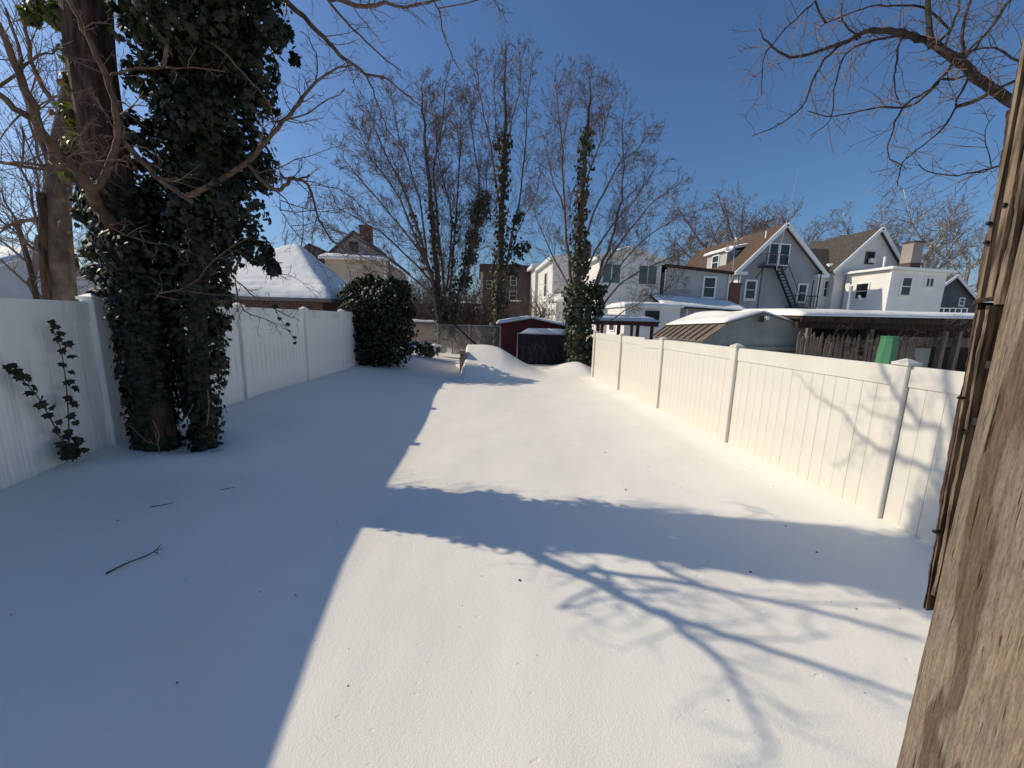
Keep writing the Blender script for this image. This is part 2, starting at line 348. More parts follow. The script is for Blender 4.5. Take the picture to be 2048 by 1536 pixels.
# ------------------------------------------------------------------ foliage helpers
_half = [(0, 1.0), (.13, .66), (.30, .60), (.52, .66), (.40, .36), (.58, .06), (.30, -.04), (.12, -.12)]
LEAF = np.array([(x, y, -.22 * abs(x) - .12 * (y - .3) ** 2) for x, y in _half] + [(0, 0, 0)] + [(-x, y, -.22 * abs(x) - .12 * (y - .3) ** 2) for x, y in reversed(_half[1:])] + [(0, .32, .03)])
NL = len(LEAF); LEAF_F = [(NL - 1, i, (i + 1) % (NL - 1)) for i in range(NL - 1)]
LEAF_S = np.array([(0, 1, -.05), (.5, .62, -.12), (.5, .02, -.1), (0, 0, 0), (-.5, .02, -.1), (-.5, .62, -.12), (0, .4, .05)])
LEAF_SF = [(6, i, (i + 1) % 6) for i in range(6)]
def leaf_frame(rng, n, droop=.9):
    """rotation whose z is the leaf normal (near n) and y points down along the hanging leaf"""
    n = (n + Vector((rng.gauss(0, .42), rng.gauss(0, .42), rng.gauss(.15, .35)))).normalized()
    y = Vector((rng.gauss(0, .5), rng.gauss(0, .5), -droop)); y = y - n * y.dot(n)
    if y.length < 1e-3: y = n.orthogonal()
    y.normalize(); x = y.cross(n); return Matrix((x, y, n)).transposed()
class Leaves:
    def __init__(s, simple=False): s.items = []; s.T, s.Fc = (LEAF_S, LEAF_SF) if simple else (LEAF, LEAF_F)
    def add(s, p, rot, size): s.items.append((p, rot, size))
    def build(s, name, mt, parent, kind='stuff', loc=None):
        if not s.items: return
        Rm = np.array([[list(r) for r in it[1]] for it in s.items]); P = np.array([list(it[0]) for it in s.items]); S = np.array([it[2] for it in s.items])
        V = np.einsum('nij,kj->nki', Rm, s.T) * S[:, None, None] + P[:, None, :]
        k = len(s.T); off = (np.arange(len(S)) * k)[:, None, None]
        Fs = (np.array(s.Fc)[None] + off).reshape(-1, 3)
        w = Vector(loc) if loc is not None else wloc(parent)
        me = bpy.data.meshes.new(name); me.from_pydata((V.reshape(-1, 3) - np.array(w)).tolist(), [], Fs.tolist()); me.update()
        o = link_mesh(name, me, mt, parent, w)
        if kind: o['kind'] = kind
        return o
_lm = bpy.data.meshes.new('ivy_leaf'); _lm.from_pydata(LEAF.tolist(), [], LEAF_F); _lm.update()
_lm.materials.append(M['ivy'])
def leaf_obj(p, rot, size, parent, name='ivy_leaf', mesh=None):
    o = bpy.data.objects.new(name, mesh or _lm); col.objects.link(o); o.parent = parent
    o.matrix_local = Matrix.LocRotScale(Vector(p) - wloc(parent), rot.to_quaternion(), (size,) * 3); return o

def ivy_around(lv, rng, pts, rad, n, size, fat=.12):
    """leaves clinging round a stem"""
    seg = [(Vector(pts[i + 1]) - Vector(pts[i])).length for i in range(len(pts) - 1)]; tot = sum(seg)
    for _ in range(n):
        t = rng.uniform(0, tot); i = 0
        while i < len(seg) - 1 and t > seg[i]: t -= seg[i]; i += 1
        f = t / seg[i]; c = Vector(pts[i]).lerp(Vector(pts[i + 1]), f); r = rad[i] + (rad[i + 1] - rad[i]) * f
        a = rng.uniform(0, 6.283); d = Vector((math.cos(a), math.sin(a), 0))
        lv.add(c + d * (r + abs(rng.gauss(0, fat))), leaf_frame(rng, d), size * rng.choice((.45, .7, .9, 1.0, 1.15, 1.35)))
def ivy_blob(lv, rng, c, r, n, size, squash=1.0):
    c = Vector(c)
    for _ in range(n):
        d = Vector((rng.gauss(0, 1), rng.gauss(0, 1), rng.gauss(0, 1))).normalized()
        q = rng.uniform(.25, 1.0) ** .45 * rng.uniform(.85, 1.1)
        lv.add(c + Vector((d.x * r, d.y * r, d.z * r * squash)) * q, leaf_frame(rng, d), size * rng.uniform(.6, 1.25))

# ------------------------------------------------------------------ branch helpers
def smooth_path(pts, sub=4):
    P = [Vector(p) for p in pts]; out = []
    for i in range(len(P) - 1):
        p0 = P[max(i - 1, 0)]; p1 = P[i]; p2 = P[i + 1]; p3 = P[min(i + 2, len(P) - 1)]
        for k in range(sub):
            t = k / sub
            out.append(.5 * ((2 * p1) + (p2 - p0) * t + (2 * p0 - 5 * p1 + 4 * p2 - p3) * t * t + (3 * p1 - p0 - 3 * p2 + p3) * t ** 3))
    out.append(P[-1]); return out
def wobble(path, rng, a):
    return [path[0]] + [p + Vector((rng.gauss(0, a), rng.gauss(0, a), rng.gauss(0, a))) for p in path[1:]]
def taper(n, r0, r1, pw=1.0): return [r0 + (r1 - r0) * (i / max(n - 1, 1)) ** pw for i in range(n)]
class Bare:
    """collects limbs (thick) and twigs (thin) of one tree"""
    def __init__(s, rng): s.big = MB(); s.tw = MB(); s.rng = rng
    def limb(s, path, r0, r1, k=7): s.big.tube(path, taper(len(path), r0, r1), k); return path
    def shoots(s, path, n, L, r, ang, lev, trop=.06, tmin=.15, wob=.10, ratio=.55, kids=4, spread=None, gauss=True, minr=.0022):
        rng = s.rng; m = len(path)
        for q in range(n):
            t = tmin + (1 - tmin) * (q + rng.random()) / n; f = t * (m - 1); i = min(int(f), m - 2)
            p = path[i].lerp(path[i + 1], f - i); d = (path[i + 1] - path[i]).normalized()
            ax = d.orthogonal().normalized(); ax.rotate(Matrix.Rotation(rng.uniform(0, 6.283), 3, d))
            dd = d.copy(); dd.rotate(Matrix.Rotation(R(ang * rng.uniform(.6, 1.35)), 3, ax))
            ln = L * (1.08 - .55 * t) * rng.uniform(.55, 1.25); ns = max(3, min(7, int(ln / .22) + 2)) if lev > 0 else (3 if minr < .003 else 2); st = ln / ns
            pp = [p]; c = p.copy()
            for _ in range(ns):
                dd = (dd + Vector((rng.gauss(0, wob), rng.gauss(0, wob), rng.gauss(0, wob) + trop))).normalized()
                c = c + dd * st; pp.append(c.copy())
            rr = max(r * (1.1 - .5 * t), minr)
            s.tw.tube(pp, taper(len(pp), rr, max(rr * .3, minr * .7)), 3 if rr < .02 else 5)
            if lev > 0: s.shoots(pp, kids, ln * ratio, rr * .55, ang, lev - 1, trop, .2, wob, ratio, max(2, kids - 1), minr=minr)

def attach(p, pool):
    """let a branch spring from the nearest wood already grown"""
    best = min(pool, key=lambda w: (w - p[0]).length + max(0, w.z - p[0].z) * 1.5); out = [best, best.lerp(p[0], .55) + Vector((0, 0, -.02))] + p if (best - p[0]).length > .03 else p
    pool.extend(p[::2]); return out
def px_path(L, Y, dY=0.0, sub=3):
    """stem path through photograph points standing Y metres away, drifting dY in depth along its length"""
    return smooth_path([at(x, y, Y + dY * i / max(len(L) - 1, 1)) for i, (x, y) in enumerate(L)], sub)

# ------------------------------------------------------------------ ivy-clad twin tree at the left fence
rng = random.Random(11)
root = thing('ivy_clad_tree', 'large tree with two trunks smothered in dark ivy beside the left white fence', 'tree', (-3.4, 4.4, gz(-3.4, 4.4)))
TL = px_path([(316, 905), (305, 820), (295, 740), (283, 640), (262, 520), (228, 370), (202, 220), (183, 90), (172, -60), (165, -260), (175, -420)], 4.42, .05)
TL[0].z -= .1
def bumpy_trunk(mb, path, r0, r1, k=16, flare=.35, seed=1):
    rg = random.Random(seed); m = len(path); n0 = len(mb.v)
    ph = [rg.uniform(0, 6.28) for _ in range(6)]
    for i, p in enumerate(path):
        t = i / (m - 1); r = r0 + (r1 - r0) * t; fl = 1 + flare * math.exp(-t * 14)
        for q in range(k):
            a = 6.2832 * q / k
            rr = r * fl * (1 + .07 * math.sin(3 * a + ph[0] + t * 5) + .05 * math.sin(5 * a + ph[1] - t * 9) + .03 * math.sin(9 * a + ph[2] + t * 21))
            mb.v.append((p.x + rr * math.cos(a), p.y + rr * math.sin(a), p.z))
    for i in range(m - 1):
        for q in range(k):
            a = n0 + i * k + q; b = n0 + i * k + (q + 1) % k; mb.f.append((a, b, b + k, a + k))
    return mb
bumpy_trunk(MB(), TL, .150, .185, flare=.22, seed=2).build('trunk', M['bark'], root, smooth=True)
TR = px_path([(410, 900), (406, 800), (400, 700), (396, 600), (402, 480), (415, 340), (425, 200), (432, 60), (440, -80), (450, -260)], 4.55, .0)
TR[0].z -= .1
bumpy_trunk(MB(), TR, .075, .12, flare=.15, seed=3).build('trunk', M['bark'], root, smooth=True)
TM = px_path([(385, 830), (368, 740), (350, 640), (338, 560), (345, 440), (352, 300), (350, 120)], 4.75, .05)
bumpy_trunk(MB(), TM, .075, .06, flare=0, seed=4).build('stem', M['bark'], root, smooth=True)
bt = Bare(rng)
# limbs in front of and beside the trunks (photograph points, metres down the yard)
LIMBS = [([(196, 415), (182, 382), (150, 340), (100, 288), (72, 235), (40, 150), (-5, 50), (-60, -60), (-120, -200)], 4.02, -.9, .056, .008),
         ([(76, 242), (40, 222), (0, 192), (-70, 150), (-160, 110), (-260, 60), (-360, 40)], 3.65, -.9, .030, .004),
         ([(200, 372), (214, 345), (232, 300), (238, 262), (231, 205), (214, 150), (186, 95), (158, 40), (130, -15)], 3.95, -.25, .030, .018),
         ([(140, 310), (165, 325), (205, 365)], 3.95, .05, .020, .024),
         ([(222, 152), (252, 142), (300, 134), (350, 134), (450, 143)], 3.85, -.05, .012, .005),
         ([(165, 328), (200, 324), (250, 321), (256, 333), (240, 327)], 3.75, .0, .012, .005),
         ([(-10, 180), (50, 130), (90, 110), (124, 97)], 3.5, .1, .012, .006),
         ([(-10, 322), (60, 328), (95, 330), (140, 312)], 3.6, .1, .013, .008),
         ([(140, 305), (160, 275), (178, 252), (206, 254)], 3.8, .0, .010, .004),
         ([(240, 272), (280, 318), (330, 368), (385, 404)], 3.9, .1, .026, .018),
         ([(225, 190), (240, 205), (270, 212), (300, 205)], 3.8, .0, .008, .004),
         ([(340, 35), (362, 60), (400, 75), (440, 98), (490, 150), (530, 195), (542, 215), (545, 245)], 4.0, .1, .014, .006),
         ([(495, 325), (520, 300), (555, 255), (582, 225), (606, 196), (633, 164), (665, 140), (700, 132)], 4.2, .3, .034, .010),
         ([(545, 245), (600, 232), (640, 212), (690, 180)], 4.3, .2, .014, .006),
         ([(606, 196), (635, 150), (625, 90), (605, 65)], 4.4, .2, .012, .005),
         ([(535, 372), (560, 380), (574, 366), (580, 356), (605, 362), (618, 375), (632, 420), (655, 470), (690, 500)], 4.15, .1, .030, .008),
         ([(560, 345), (572, 356), (580, 358), (606, 356), (622, 350)], 4.15, .0, .014, .012),
         ([(200, 440), (250, 470), (330, 490), (385, 505)], 3.9, .1, .012, .005),
         ([(310, 590), (380, 570), (430, 520), (500, 470)], 4.0, .2, .012, .005),
         ([(475, 590), (490, 622), (540, 642), (555, 655)], 4.2, .2, .011, .004),
         ([(470, 560), (520, 600), (570, 628), (598, 640)], 4.3, .3, .011, .004),
         ([(520, -60), (575, 5), (622, 48), (658, 85), (690, 118), (718, 136), (735, 150), (770, 155)], 4.6, .7, .045, .014),
         ([(716, 134), (740, 165), (755, 205), (768, 245), (788, 275), (810, 300)], 5.1, .2, .016, .006),
         ([(770, 155), (820, 195), (870, 232), (905, 245)], 5.3, .5, .016, .006),
         ([(600, -70), (660, -10), (712, 10), (740, 12), (770, 5), (800, 12), (840, 8), (900, -6)], 4.6, .8, .036, .014),
         ([(650, -5), (690, 40), (720, 70), (760, 110), (800, 140)], 4.7, .4, .020, .008),
         ([(868, 0), (880, 30), (888, 70), (908, 118), (928, 150)], 5.2, .2, .014, .006),
         ([(985, -10), (992, 8), (1005, 22), (1012, 45)], 5.2, .0, .010, .004),
         # crown above the frame; its shadow lies on the snow and the right-hand fence
         ([(165, -260), (60, -380), (-60, -480)], 4.4, -1.0, .06, .015), ([(440, -80), (500, -250), (560, -420)], 4.55, .5, .06, .015),
         ([(175, -420), (200, -620), (240, -820)], 4.4, .3, .08, .02), ([(450, -260), (420, -460), (380, -640)], 4.5, -.5, .06, .015)]
LIMBS[20:20] = [([(560, 420), (595, 470), (640, 525), (655, 560)], 4.3, .3, .007, .003), ([(640, 440), (680, 500), (700, 545), (702, 570)], 4.6, .2, .006, .003), ([(560, 400), (640, 425), (700, 415), (740, 430)], 4.5, .3, .008, .003), ([(520, 345), (570, 330), (640, 305), (690, 290)], 4.3, .4, .009, .003),
                ([(470, 500), (540, 540), (600, 560), (640, 600)], 4.3, .3, .006, .002), ([(620, 370), (680, 380), (730, 420), (760, 470)], 4.5, .4, .007, .003)]
pool = list(TL) + list(TR)
for q, (L, Y, dY, r0, r1) in enumerate(LIMBS):
    p = attach(wobble(px_path(L, Y, dY), rng, .006), pool)
    if q >= 12: r0, r1 = r0 * .72, r1 * .8
    bt.limb(p, r0, r1, 8 if r0 > .02 else 5)
    ln = sum((p[i + 1] - p[i]).length for i in range(len(p) - 1))
    if r0 <= .016: bt.shoots(p, max(4, int(ln * (13 if q >= 12 else 9))), .26, .0040, 52, 1, -.02, wob=.28, kids=3, minr=.0018)
    else: bt.shoots(p, max(5, int(ln * 9)), .50 if q < 32 else .9, .008, 50, 2, -.02, wob=.28, kids=3, minr=.0018)
bt.big.build('limb', M['limb'], root, smooth=True)
bt.tw.build('twigs', M['twig'], root, kind='stuff')
lv = Leaves(); pale = Leaves(); brown = Leaves(True)
def trad(pts, r0, r1): return taper(len(pts), r0, r1)
kL = [i for i, p in enumerate(TL) if p.z < 3.35]; pl = TL[:kL[-1] + 1]
tmp = Leaves(); ivy_around(tmp, rng, pl, trad(pl, .160, .225), 3400, .060, .032)
for it in tmp.items:        # a bare patch of bark low on the right-hand side of the near trunk
    d = it[0] - TL[0]
    if it[0].z < 1.05 and .07 < d.x < .40 and d.y < .06 and it[0].z > .62: continue
    lv.items.append(it)
kR = [i for i, p in enumerate(TR) if p.z < 5.2]; pr_ = TR[:kR[-1] + 1]
ivy_around(lv, rng, pr_, [.085 + .17 * min(1, max(0, (p.z - .7) / 1.6)) for p in pr_], 3000, .062, .045)
ivy_around(lv, rng, TM, trad(TM, .10, .16), 260, .08, .06)
BL = [(500, 40, 62), (430, 30, 66), (360, 40, 52), (300, 60, 50), (280, 10, 44), (505, 130, 52), (440, 130, 66), (365, 130, 52), (300, 160, 42), (515, 190, 38), (450, 230, 62), (380, 220, 55), (490, 300, 54),
      (420, 330, 62), (345, 260, 40), (300, 330, 50), (270, 260, 30), (515, 345, 38), (470, 400, 56), (400, 420, 60), (330, 420, 56), (270, 410, 48), (220, 450, 40), (480, 465, 46), (430, 500, 50), (360, 510, 56), (290, 500, 56), (235, 520, 38),
      (520, 505, 28), (545, 535, 16), (425, 560, 40), (370, 590, 44), (300, 590, 46), (258, 592, 34), (420, 650, 32), (340, 640, 22), (288, 660, 28), (430, 720, 24), (545, 60, 26), (300, -40, 60), (420, -50, 66), (520, -40, 50), (360, -110, 60), (470, -130, 55)]
for x, y, r in BL:
    c = at(x, y, 4.15 + .60 * y / 600 + rng.uniform(-.35, .40)); rm = r / F * 4.3
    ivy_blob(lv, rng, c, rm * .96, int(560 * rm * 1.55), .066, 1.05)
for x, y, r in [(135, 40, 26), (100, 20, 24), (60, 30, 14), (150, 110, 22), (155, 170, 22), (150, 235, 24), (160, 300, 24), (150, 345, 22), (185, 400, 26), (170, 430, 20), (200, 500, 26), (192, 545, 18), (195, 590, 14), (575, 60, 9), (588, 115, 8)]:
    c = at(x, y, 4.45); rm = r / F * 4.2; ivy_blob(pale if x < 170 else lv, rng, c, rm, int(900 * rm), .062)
for x, y in [(118, 395), (122, 440), (130, 465), (148, 490), (133, 420), (64, 150), (98, 215), (110, 160), (120, 300), (92, 225), (418, 60), (425, 75)]:
    for _ in range(1): brown.add(at(x + rng.uniform(-8, 8), y + rng.uniform(-8, 8), 4.3), leaf_frame(rng, Vector((0, -1, 0))), .07 * rng.uniform(.5, 1))
# hanging strand of ivy below the right-hand clump, little sprays at the foot
for x0, y0, x1, y1 in [(575, 40, 590, 120), (545, 610, 595, 685), (440, 850, 448, 920)]:
    for k in range(7):
        t = k / 6; lv.add(at(x0 + (x1 - x0) * t + rng.uniform(-4, 4), y0 + (y1 - y0) * t, 4.4 if y0 < 800 else 4.45), leaf_frame(rng, Vector((0, -1, 0))), .05 * rng.uniform(.6, 1.2))
# the leaves nearest the eye are separate parts, the mass behind them one
near = sorted(lv.items, key=lambda it: (it[0] - CAM).length)
ok = [it for it in near if it[0].z < 3.9 and it[0].z > .55]
pick = ok[:260]; ids = set(id(i) for i in pick)
for it in pick: leaf_obj(it[0], it[1], it[2], root)
lv.items = [i for i in lv.items if id(i) not in ids]
lv.build('ivy_foliage', M['ivy'], root); pale.build('pale_ivy_foliage', M['ivy_pale'], root); brown.build('dead_leaves', M['leaf_brown'], root)
vb = MB()
for L in [[(310, 862), (318, 900), (322, 935)], [(258, 850), (290, 880), (300, 885)], [(305, 840), (318, 870), (312, 890), (300, 880)], [(415, 780), (418, 810), (414, 850)], [(387, 808), (375, 830), (368, 838)]]:
    vb.tube(px_path(L, 4.12), [.006] * (3 * (len(L) - 1) + 1), 4)
vb.tube(px_path([(535, 585), (548, 612), (562, 640), (595, 686)], 4.4), [.003] * 10, 4)
vb.build('vine_stems', M['twig'], root)

# ------------------------------------------------------------------ ivy sprig climbing the left fence
rng = random.Random(5)
def fence_pt(px, py, off=.03):
    d = _fw + _r * ((px - 1024) / F) - _u * ((py - 768) / F); return CAM + d * ((-3.96 + .0635 + off) / d.x)
base = fence_pt(132, 905)
vine = thing('ivy_sprig', 'forked ivy sprig climbing the boards of the left white fence', 'vine', base)
mbv = MB()
for L, n in (([(138, 900), (138, 860), (135, 800), (130, 750), (122, 700), (110, 668), (97, 645)], 20), ([(132, 895), (105, 845), (80, 800), (50, 765), (28, 745), (10, 732)], 19)):
    p = smooth_path([fence_pt(x, y) for x, y in L], 4); mbv.tube(p, taper(len(p), .006, .003), 5)
    for k in range(n):
        f = k / (n - 1) * (len(p) - 1); i = min(int(f), len(p) - 2); c = p[i].lerp(p[i + 1], f - i)
        sd = (-1) ** k * rng.uniform(.012, .03)
        leaf_obj(c + Vector((.02 + rng.uniform(0, .02), sd * 1.3, rng.uniform(-.01, .02))), leaf_frame(rng, Vector((1, -.25, .1)), 1.2), rng.uniform(.065, .10) * (1 - .35 * k / n), vine)
for k in range(16):
    leaf_obj(base + Vector((.03 + rng.uniform(0, .07), rng.uniform(-.11, .13), rng.uniform(-.02, .16))), leaf_frame(rng, Vector((1, -.4, .3))), rng.uniform(.06, .10), vine)
mbv.build('stem', M['twig'], vine)

# ------------------------------------------------------------------ trees at the yard's end
def yard_tree(label, Y, stems, twigspec, ivy, seed, name='bare_tree', minr=.0066):
    rg = random.Random(seed); b0 = at(stems[0][0][0][0], stems[0][0][0][1], Y)
    rt = thing(name, label, 'tree', (b0.x, b0.y, gz(b0.x, b0.y)))
    b = Bare(rg)
    for q, (L, dY, r0, r1) in enumerate(stems):
        p = wobble(px_path(L, Y, dY), rg, .03); p[0].z -= .15 if q == 0 else 0
        if q == 0: MB().tube(p, taper(len(p), r0 * .9, r1), 9).build('trunk', M['bark_grey'], rt, smooth=True)
        else: b.limb(p, r0 * .75, r1 * .8, 6)
        ln = sum((p[i + 1] - p[i]).length for i in range(len(p) - 1)); n, L_, r_, lev, kids = twigspec
        b.shoots(p, int(ln * n), L_, r_, 40, lev, .03, tmin=.22, wob=.14, kids=kids, minr=minr)
    b.big.build('limb', M['twig'], rt, smooth=True); b.tw.build('twigs', M['twig'], rt, kind='stuff')
    lf = Leaves(True)
    for L, dY, ra, rb, n in ivy[0]:
        p = px_path(L, Y, dY); ivy_around(lf, rg, p, taper(len(p), ra, rb), n, .13, .12)
    for x, y, r, n in ivy[1]: ivy_blob(lf, rg, at(x, y, Y + rg.uniform(-.3, .3)), r / F * Y, n, .13, 1.1)
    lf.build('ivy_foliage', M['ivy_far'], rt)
    return rt
yard_tree('bare tree of many fanning stems with ivy low on them, left of the snow bank', 19.5,
  [([(884, 700), (882, 640), (876, 593), (865, 441), (853, 327), (848, 250), (842, 170)], 0, .20, .03),
   ([(880, 690), (870, 600), (853, 528), (804, 460), (735, 376), (678, 304)], -.8, .12, .02), ([(868, 565), (823, 422), (792, 346), (754, 269), (735, 215)], .6, .11, .02),
   ([(890, 690), (888, 593), (872, 403), (868, 338), (885, 243), (893, 160)], .8, .12, .02), ([(895, 690), (903, 555), (914, 403), (922, 288), (922, 212)], -.6, .11, .02),
   ([(898, 690), (920, 574), (950, 460), (960, 380), (945, 280), (940, 200)], .3, .12, .02), ([(905, 660), (945, 500), (968, 400), (975, 330)], -.4, .09, .02),
   ([(860, 560), (780, 480), (720, 440), (665, 410)], -1.0, .07, .015), ([(866, 590), (780, 520), (700, 470), (650, 455)], .8, .06, .015), ([(853, 528), (840, 400), (800, 280), (785, 200)], .2, .08, .015),
   ([(876, 590), (800, 400), (745, 320), (715, 255)], -.5, .08, .015), ([(872, 640), (830, 600), (770, 540), (700, 500)], -.9, .05, .012), ([(888, 600), (905, 450), (880, 330), (860, 200)], .4, .08, .015)],
  (6.2, 1.7, .012, 2, 6),
  ([([(884, 700), (880, 600), (866, 450), (860, 400)], 0, .22, .08, 420), ([(898, 690), (920, 574), (948, 460), (962, 390)], .3, .18, .14, 480), ([(853, 540), (825, 430)], .6, .1, .06, 110), ([(903, 600), (912, 420)], -.6, .1, .08, 160), ([(890, 690), (905, 610)], 0, .3, .22, 260)],
   [(958, 425, 23, 260), (948, 475, 19, 190), (968, 395, 15, 110), (940, 515, 15, 110), (930, 560, 18, 110), (885, 660, 22, 160)]), 21)
yard_tree('tall narrow bare tree with ivy sleeve and leafy side clumps, left of the red shed', 20.5,
  [([(992, 700), (996, 640), (1000, 560), (1001, 470), (1005, 380), (1008, 300), (1011, 230), (1010, 150), (1012, 95)], 0, .26, .02),
   ([(1001, 420), (985, 320), (968, 230), (955, 160), (952, 110)], .5, .08, .015), ([(1012, 540), (1030, 440), (1045, 350), (1055, 220), (1068, 110)], -.5, .10, .015), ([(1008, 320), (1025, 240), (1040, 160), (1035, 100)], .4, .06, .012),
   ([(1005, 350), (992, 260), (990, 180), (985, 120)], -.3, .06, .012), ([(1020, 500), (1050, 430), (1075, 380), (1085, 320)], .3, .05, .012)],
  (6.0, 1.3, .010, 2, 5),
  ([([(992, 700), (996, 640), (1000, 560), (1001, 470), (1005, 380), (1008, 300), (1010, 262)], 0, .36, .15, 1100), ([(1018, 540), (1036, 430)], 0, .14, .10, 150)],
   [(1040, 500, 17, 130), (1052, 492, 10, 50), (1030, 540, 14, 80), (1038, 430, 11, 60), (992, 290, 8, 40), (1020, 285, 7, 30), (1000, 600, 22, 150), (1012, 650, 18, 90)]), 22)
yard_tree('spreading bare tree with an ivy-wrapped main stem at the right fence end', 15.6,
  [([(1160, 735), (1158, 650), (1154, 570), (1160, 450), (1167, 340), (1174, 255), (1180, 200), (1182, 150)], 0, .24, .015),
   ([(1150, 620), (1140, 540), (1130, 450), (1126, 330), (1120, 250), (1112, 165)], .4, .10, .014), ([(1175, 640), (1195, 560), (1215, 500), (1235, 430), (1248, 330), (1245, 235)], -.5, .11, .014),
   ([(1180, 600), (1215, 520), (1260, 460), (1310, 400), (1362, 365)], .5, .08, .012), ([(1170, 480), (1200, 400), (1240, 330), (1280, 290), (1300, 265)], -.3, .06, .010), ([(1165, 560), (1210, 470), (1270, 400), (1320, 320)], -.6, .06, .010),
   ([(1185, 640), (1240, 570), (1300, 530), (1370, 505), (1400, 480)], .4, .06, .010), ([(1190, 620), (1250, 520), (1330, 450), (1385, 420)], -.2, .05, .010), ([(1128, 420), (1100, 340), (1085, 270)], .2, .05, .010), ([(1120, 300), (1135, 230), (1150, 160)], -.3, .04, .010),
   ([(1165, 380), (1195, 300), (1215, 230), (1225, 180)], .3, .045, .010), ([(1150, 590), (1110, 520), (1080, 450), (1065, 400)], -.3, .05, .010), ([(1200, 660), (1250, 620), (1310, 590), (1360, 560)], .2, .04, .009)],
  (6.4, 1.35, .009, 2, 6),
  ([([(1162, 735), (1158, 650), (1156, 570)], 0, .46, .42, 1250), ([(1156, 570), (1160, 450), (1167, 340), (1174, 255)], 0, .24, .10, 560), ([(1185, 640), (1200, 570)], -.2, .2, .12, 150)],
   [(1150, 590, 20, 150), (1190, 580, 20, 140), (1140, 630, 14, 90), (1195, 620, 14, 80), (1165, 530, 18, 110), (1180, 690, 20, 130), (1145, 690, 18, 110)]), 23, minr=.0053)

# ------------------------------------------------------------------ ivy mound shrub and low snowy bush
rng = random.Random(31)
sb = thing('ivy_shrub', 'big dark rounded evergreen shrub overgrown with ivy at the end of the left fence', 'shrub', (-3.2, 13.4, gz(-3.2, 13.4)))
lf = Leaves(True)
for x, y, r, n in [(765, 690, 46, 900), (740, 660, 44, 800), (790, 650, 44, 800), (720, 620, 40, 650), (770, 610, 46, 800), (800, 610, 32, 450), (700, 590, 24, 280), (745, 585, 30, 350), (790, 580, 26, 280), (722, 572, 19, 140), (738, 558, 13, 80), (806, 574, 18, 120), (760, 562, 11, 60), (700, 575, 12, 60), (782, 560, 10, 50), (735, 700, 40, 600), (790, 700, 34, 500), (760, 640, 60, 900), (688, 600, 13, 70), (715, 562, 9, 40), (742, 556, 7, 30), (770, 572, 12, 60), (812, 590, 13, 70), (822, 625, 11, 50), (700, 660, 18, 120), (812, 670, 16, 90), (708, 700, 15, 80)]:
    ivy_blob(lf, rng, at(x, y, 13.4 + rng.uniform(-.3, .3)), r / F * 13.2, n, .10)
lf.build('foliage', M['shrub'], sb)
st = MB()
for x in (740, 765, 790): st.tube(px_path([(765, 740), (x, 650), (x * 1.5 - 380, 585)], 13.4), taper(7, .06, .02), 6)
st.build('stem', M['bark'], sb)
bs = Bare(random.Random(33)); bs.shoots([at(x, 600 + (x % 5) * 6, 13.4) for x in range(690, 822, 11)], 46, .8, .010, 60, 1, .10, wob=.16, kids=3, minr=.0045); bs.tw.build('twigs', M['twig'], sb, kind='stuff')
def snow_blob(mb, c, r, seed, squash=.5, n=14, m=8):
    rg = random.Random(seed); ph = [rg.uniform(0, 6.28) for _ in range(5)]; n0 = len(mb.v)
    for j in range(m + 1):
        t = math.pi * .62 * j / m
        for i in range(n):
            a = 6.2832 * i / n; rr = r * (1 + .16 * math.sin(2 * a + ph[0]) + .12 * math.sin(3 * a + ph[1] + t * 3) + .06 * math.sin(7 * a + ph[2]))
            mb.v.append((c[0] + rr * math.sin(t) * math.cos(a), c[1] + rr * math.sin(t) * math.sin(a), c[2] + rr * squash * math.cos(t)))
    for j in range(m):
        for i in range(n):
            a = n0 + j * n + i; b = n0 + j * n + (i + 1) % n; mb.f.append((a, a + n, b + n, b))
lb = thing('snowy_bush', 'low bush with clumps of snow on its leaves, foot of the fan-shaped tree', 'bush', tuple(at(846, 705, 17.5)))
lf = Leaves(True); sm = MB()
for k, (x, y, r) in enumerate([(830, 690, 15), (850, 692, 15), (868, 698, 12), (818, 700, 9), (842, 702, 14), (860, 705, 14)]):
    c = at(x, y, 17.5); ivy_blob(lf, rng, c, r / F * 17.5, 190, .09, .7)
    for q in range(5): snow_blob(sm, (c.x + rng.uniform(-.25, .25), c.y + rng.uniform(-.25, .1), c.z + .10 + rng.uniform(-.04, .1)), rng.uniform(.06, .15), k * 7 + q, .6, 9, 5)
lf.build('foliage', M['ivy_far'], lb); sm.build('snow_clumps', M['roofsnow'], lb, smooth=True)
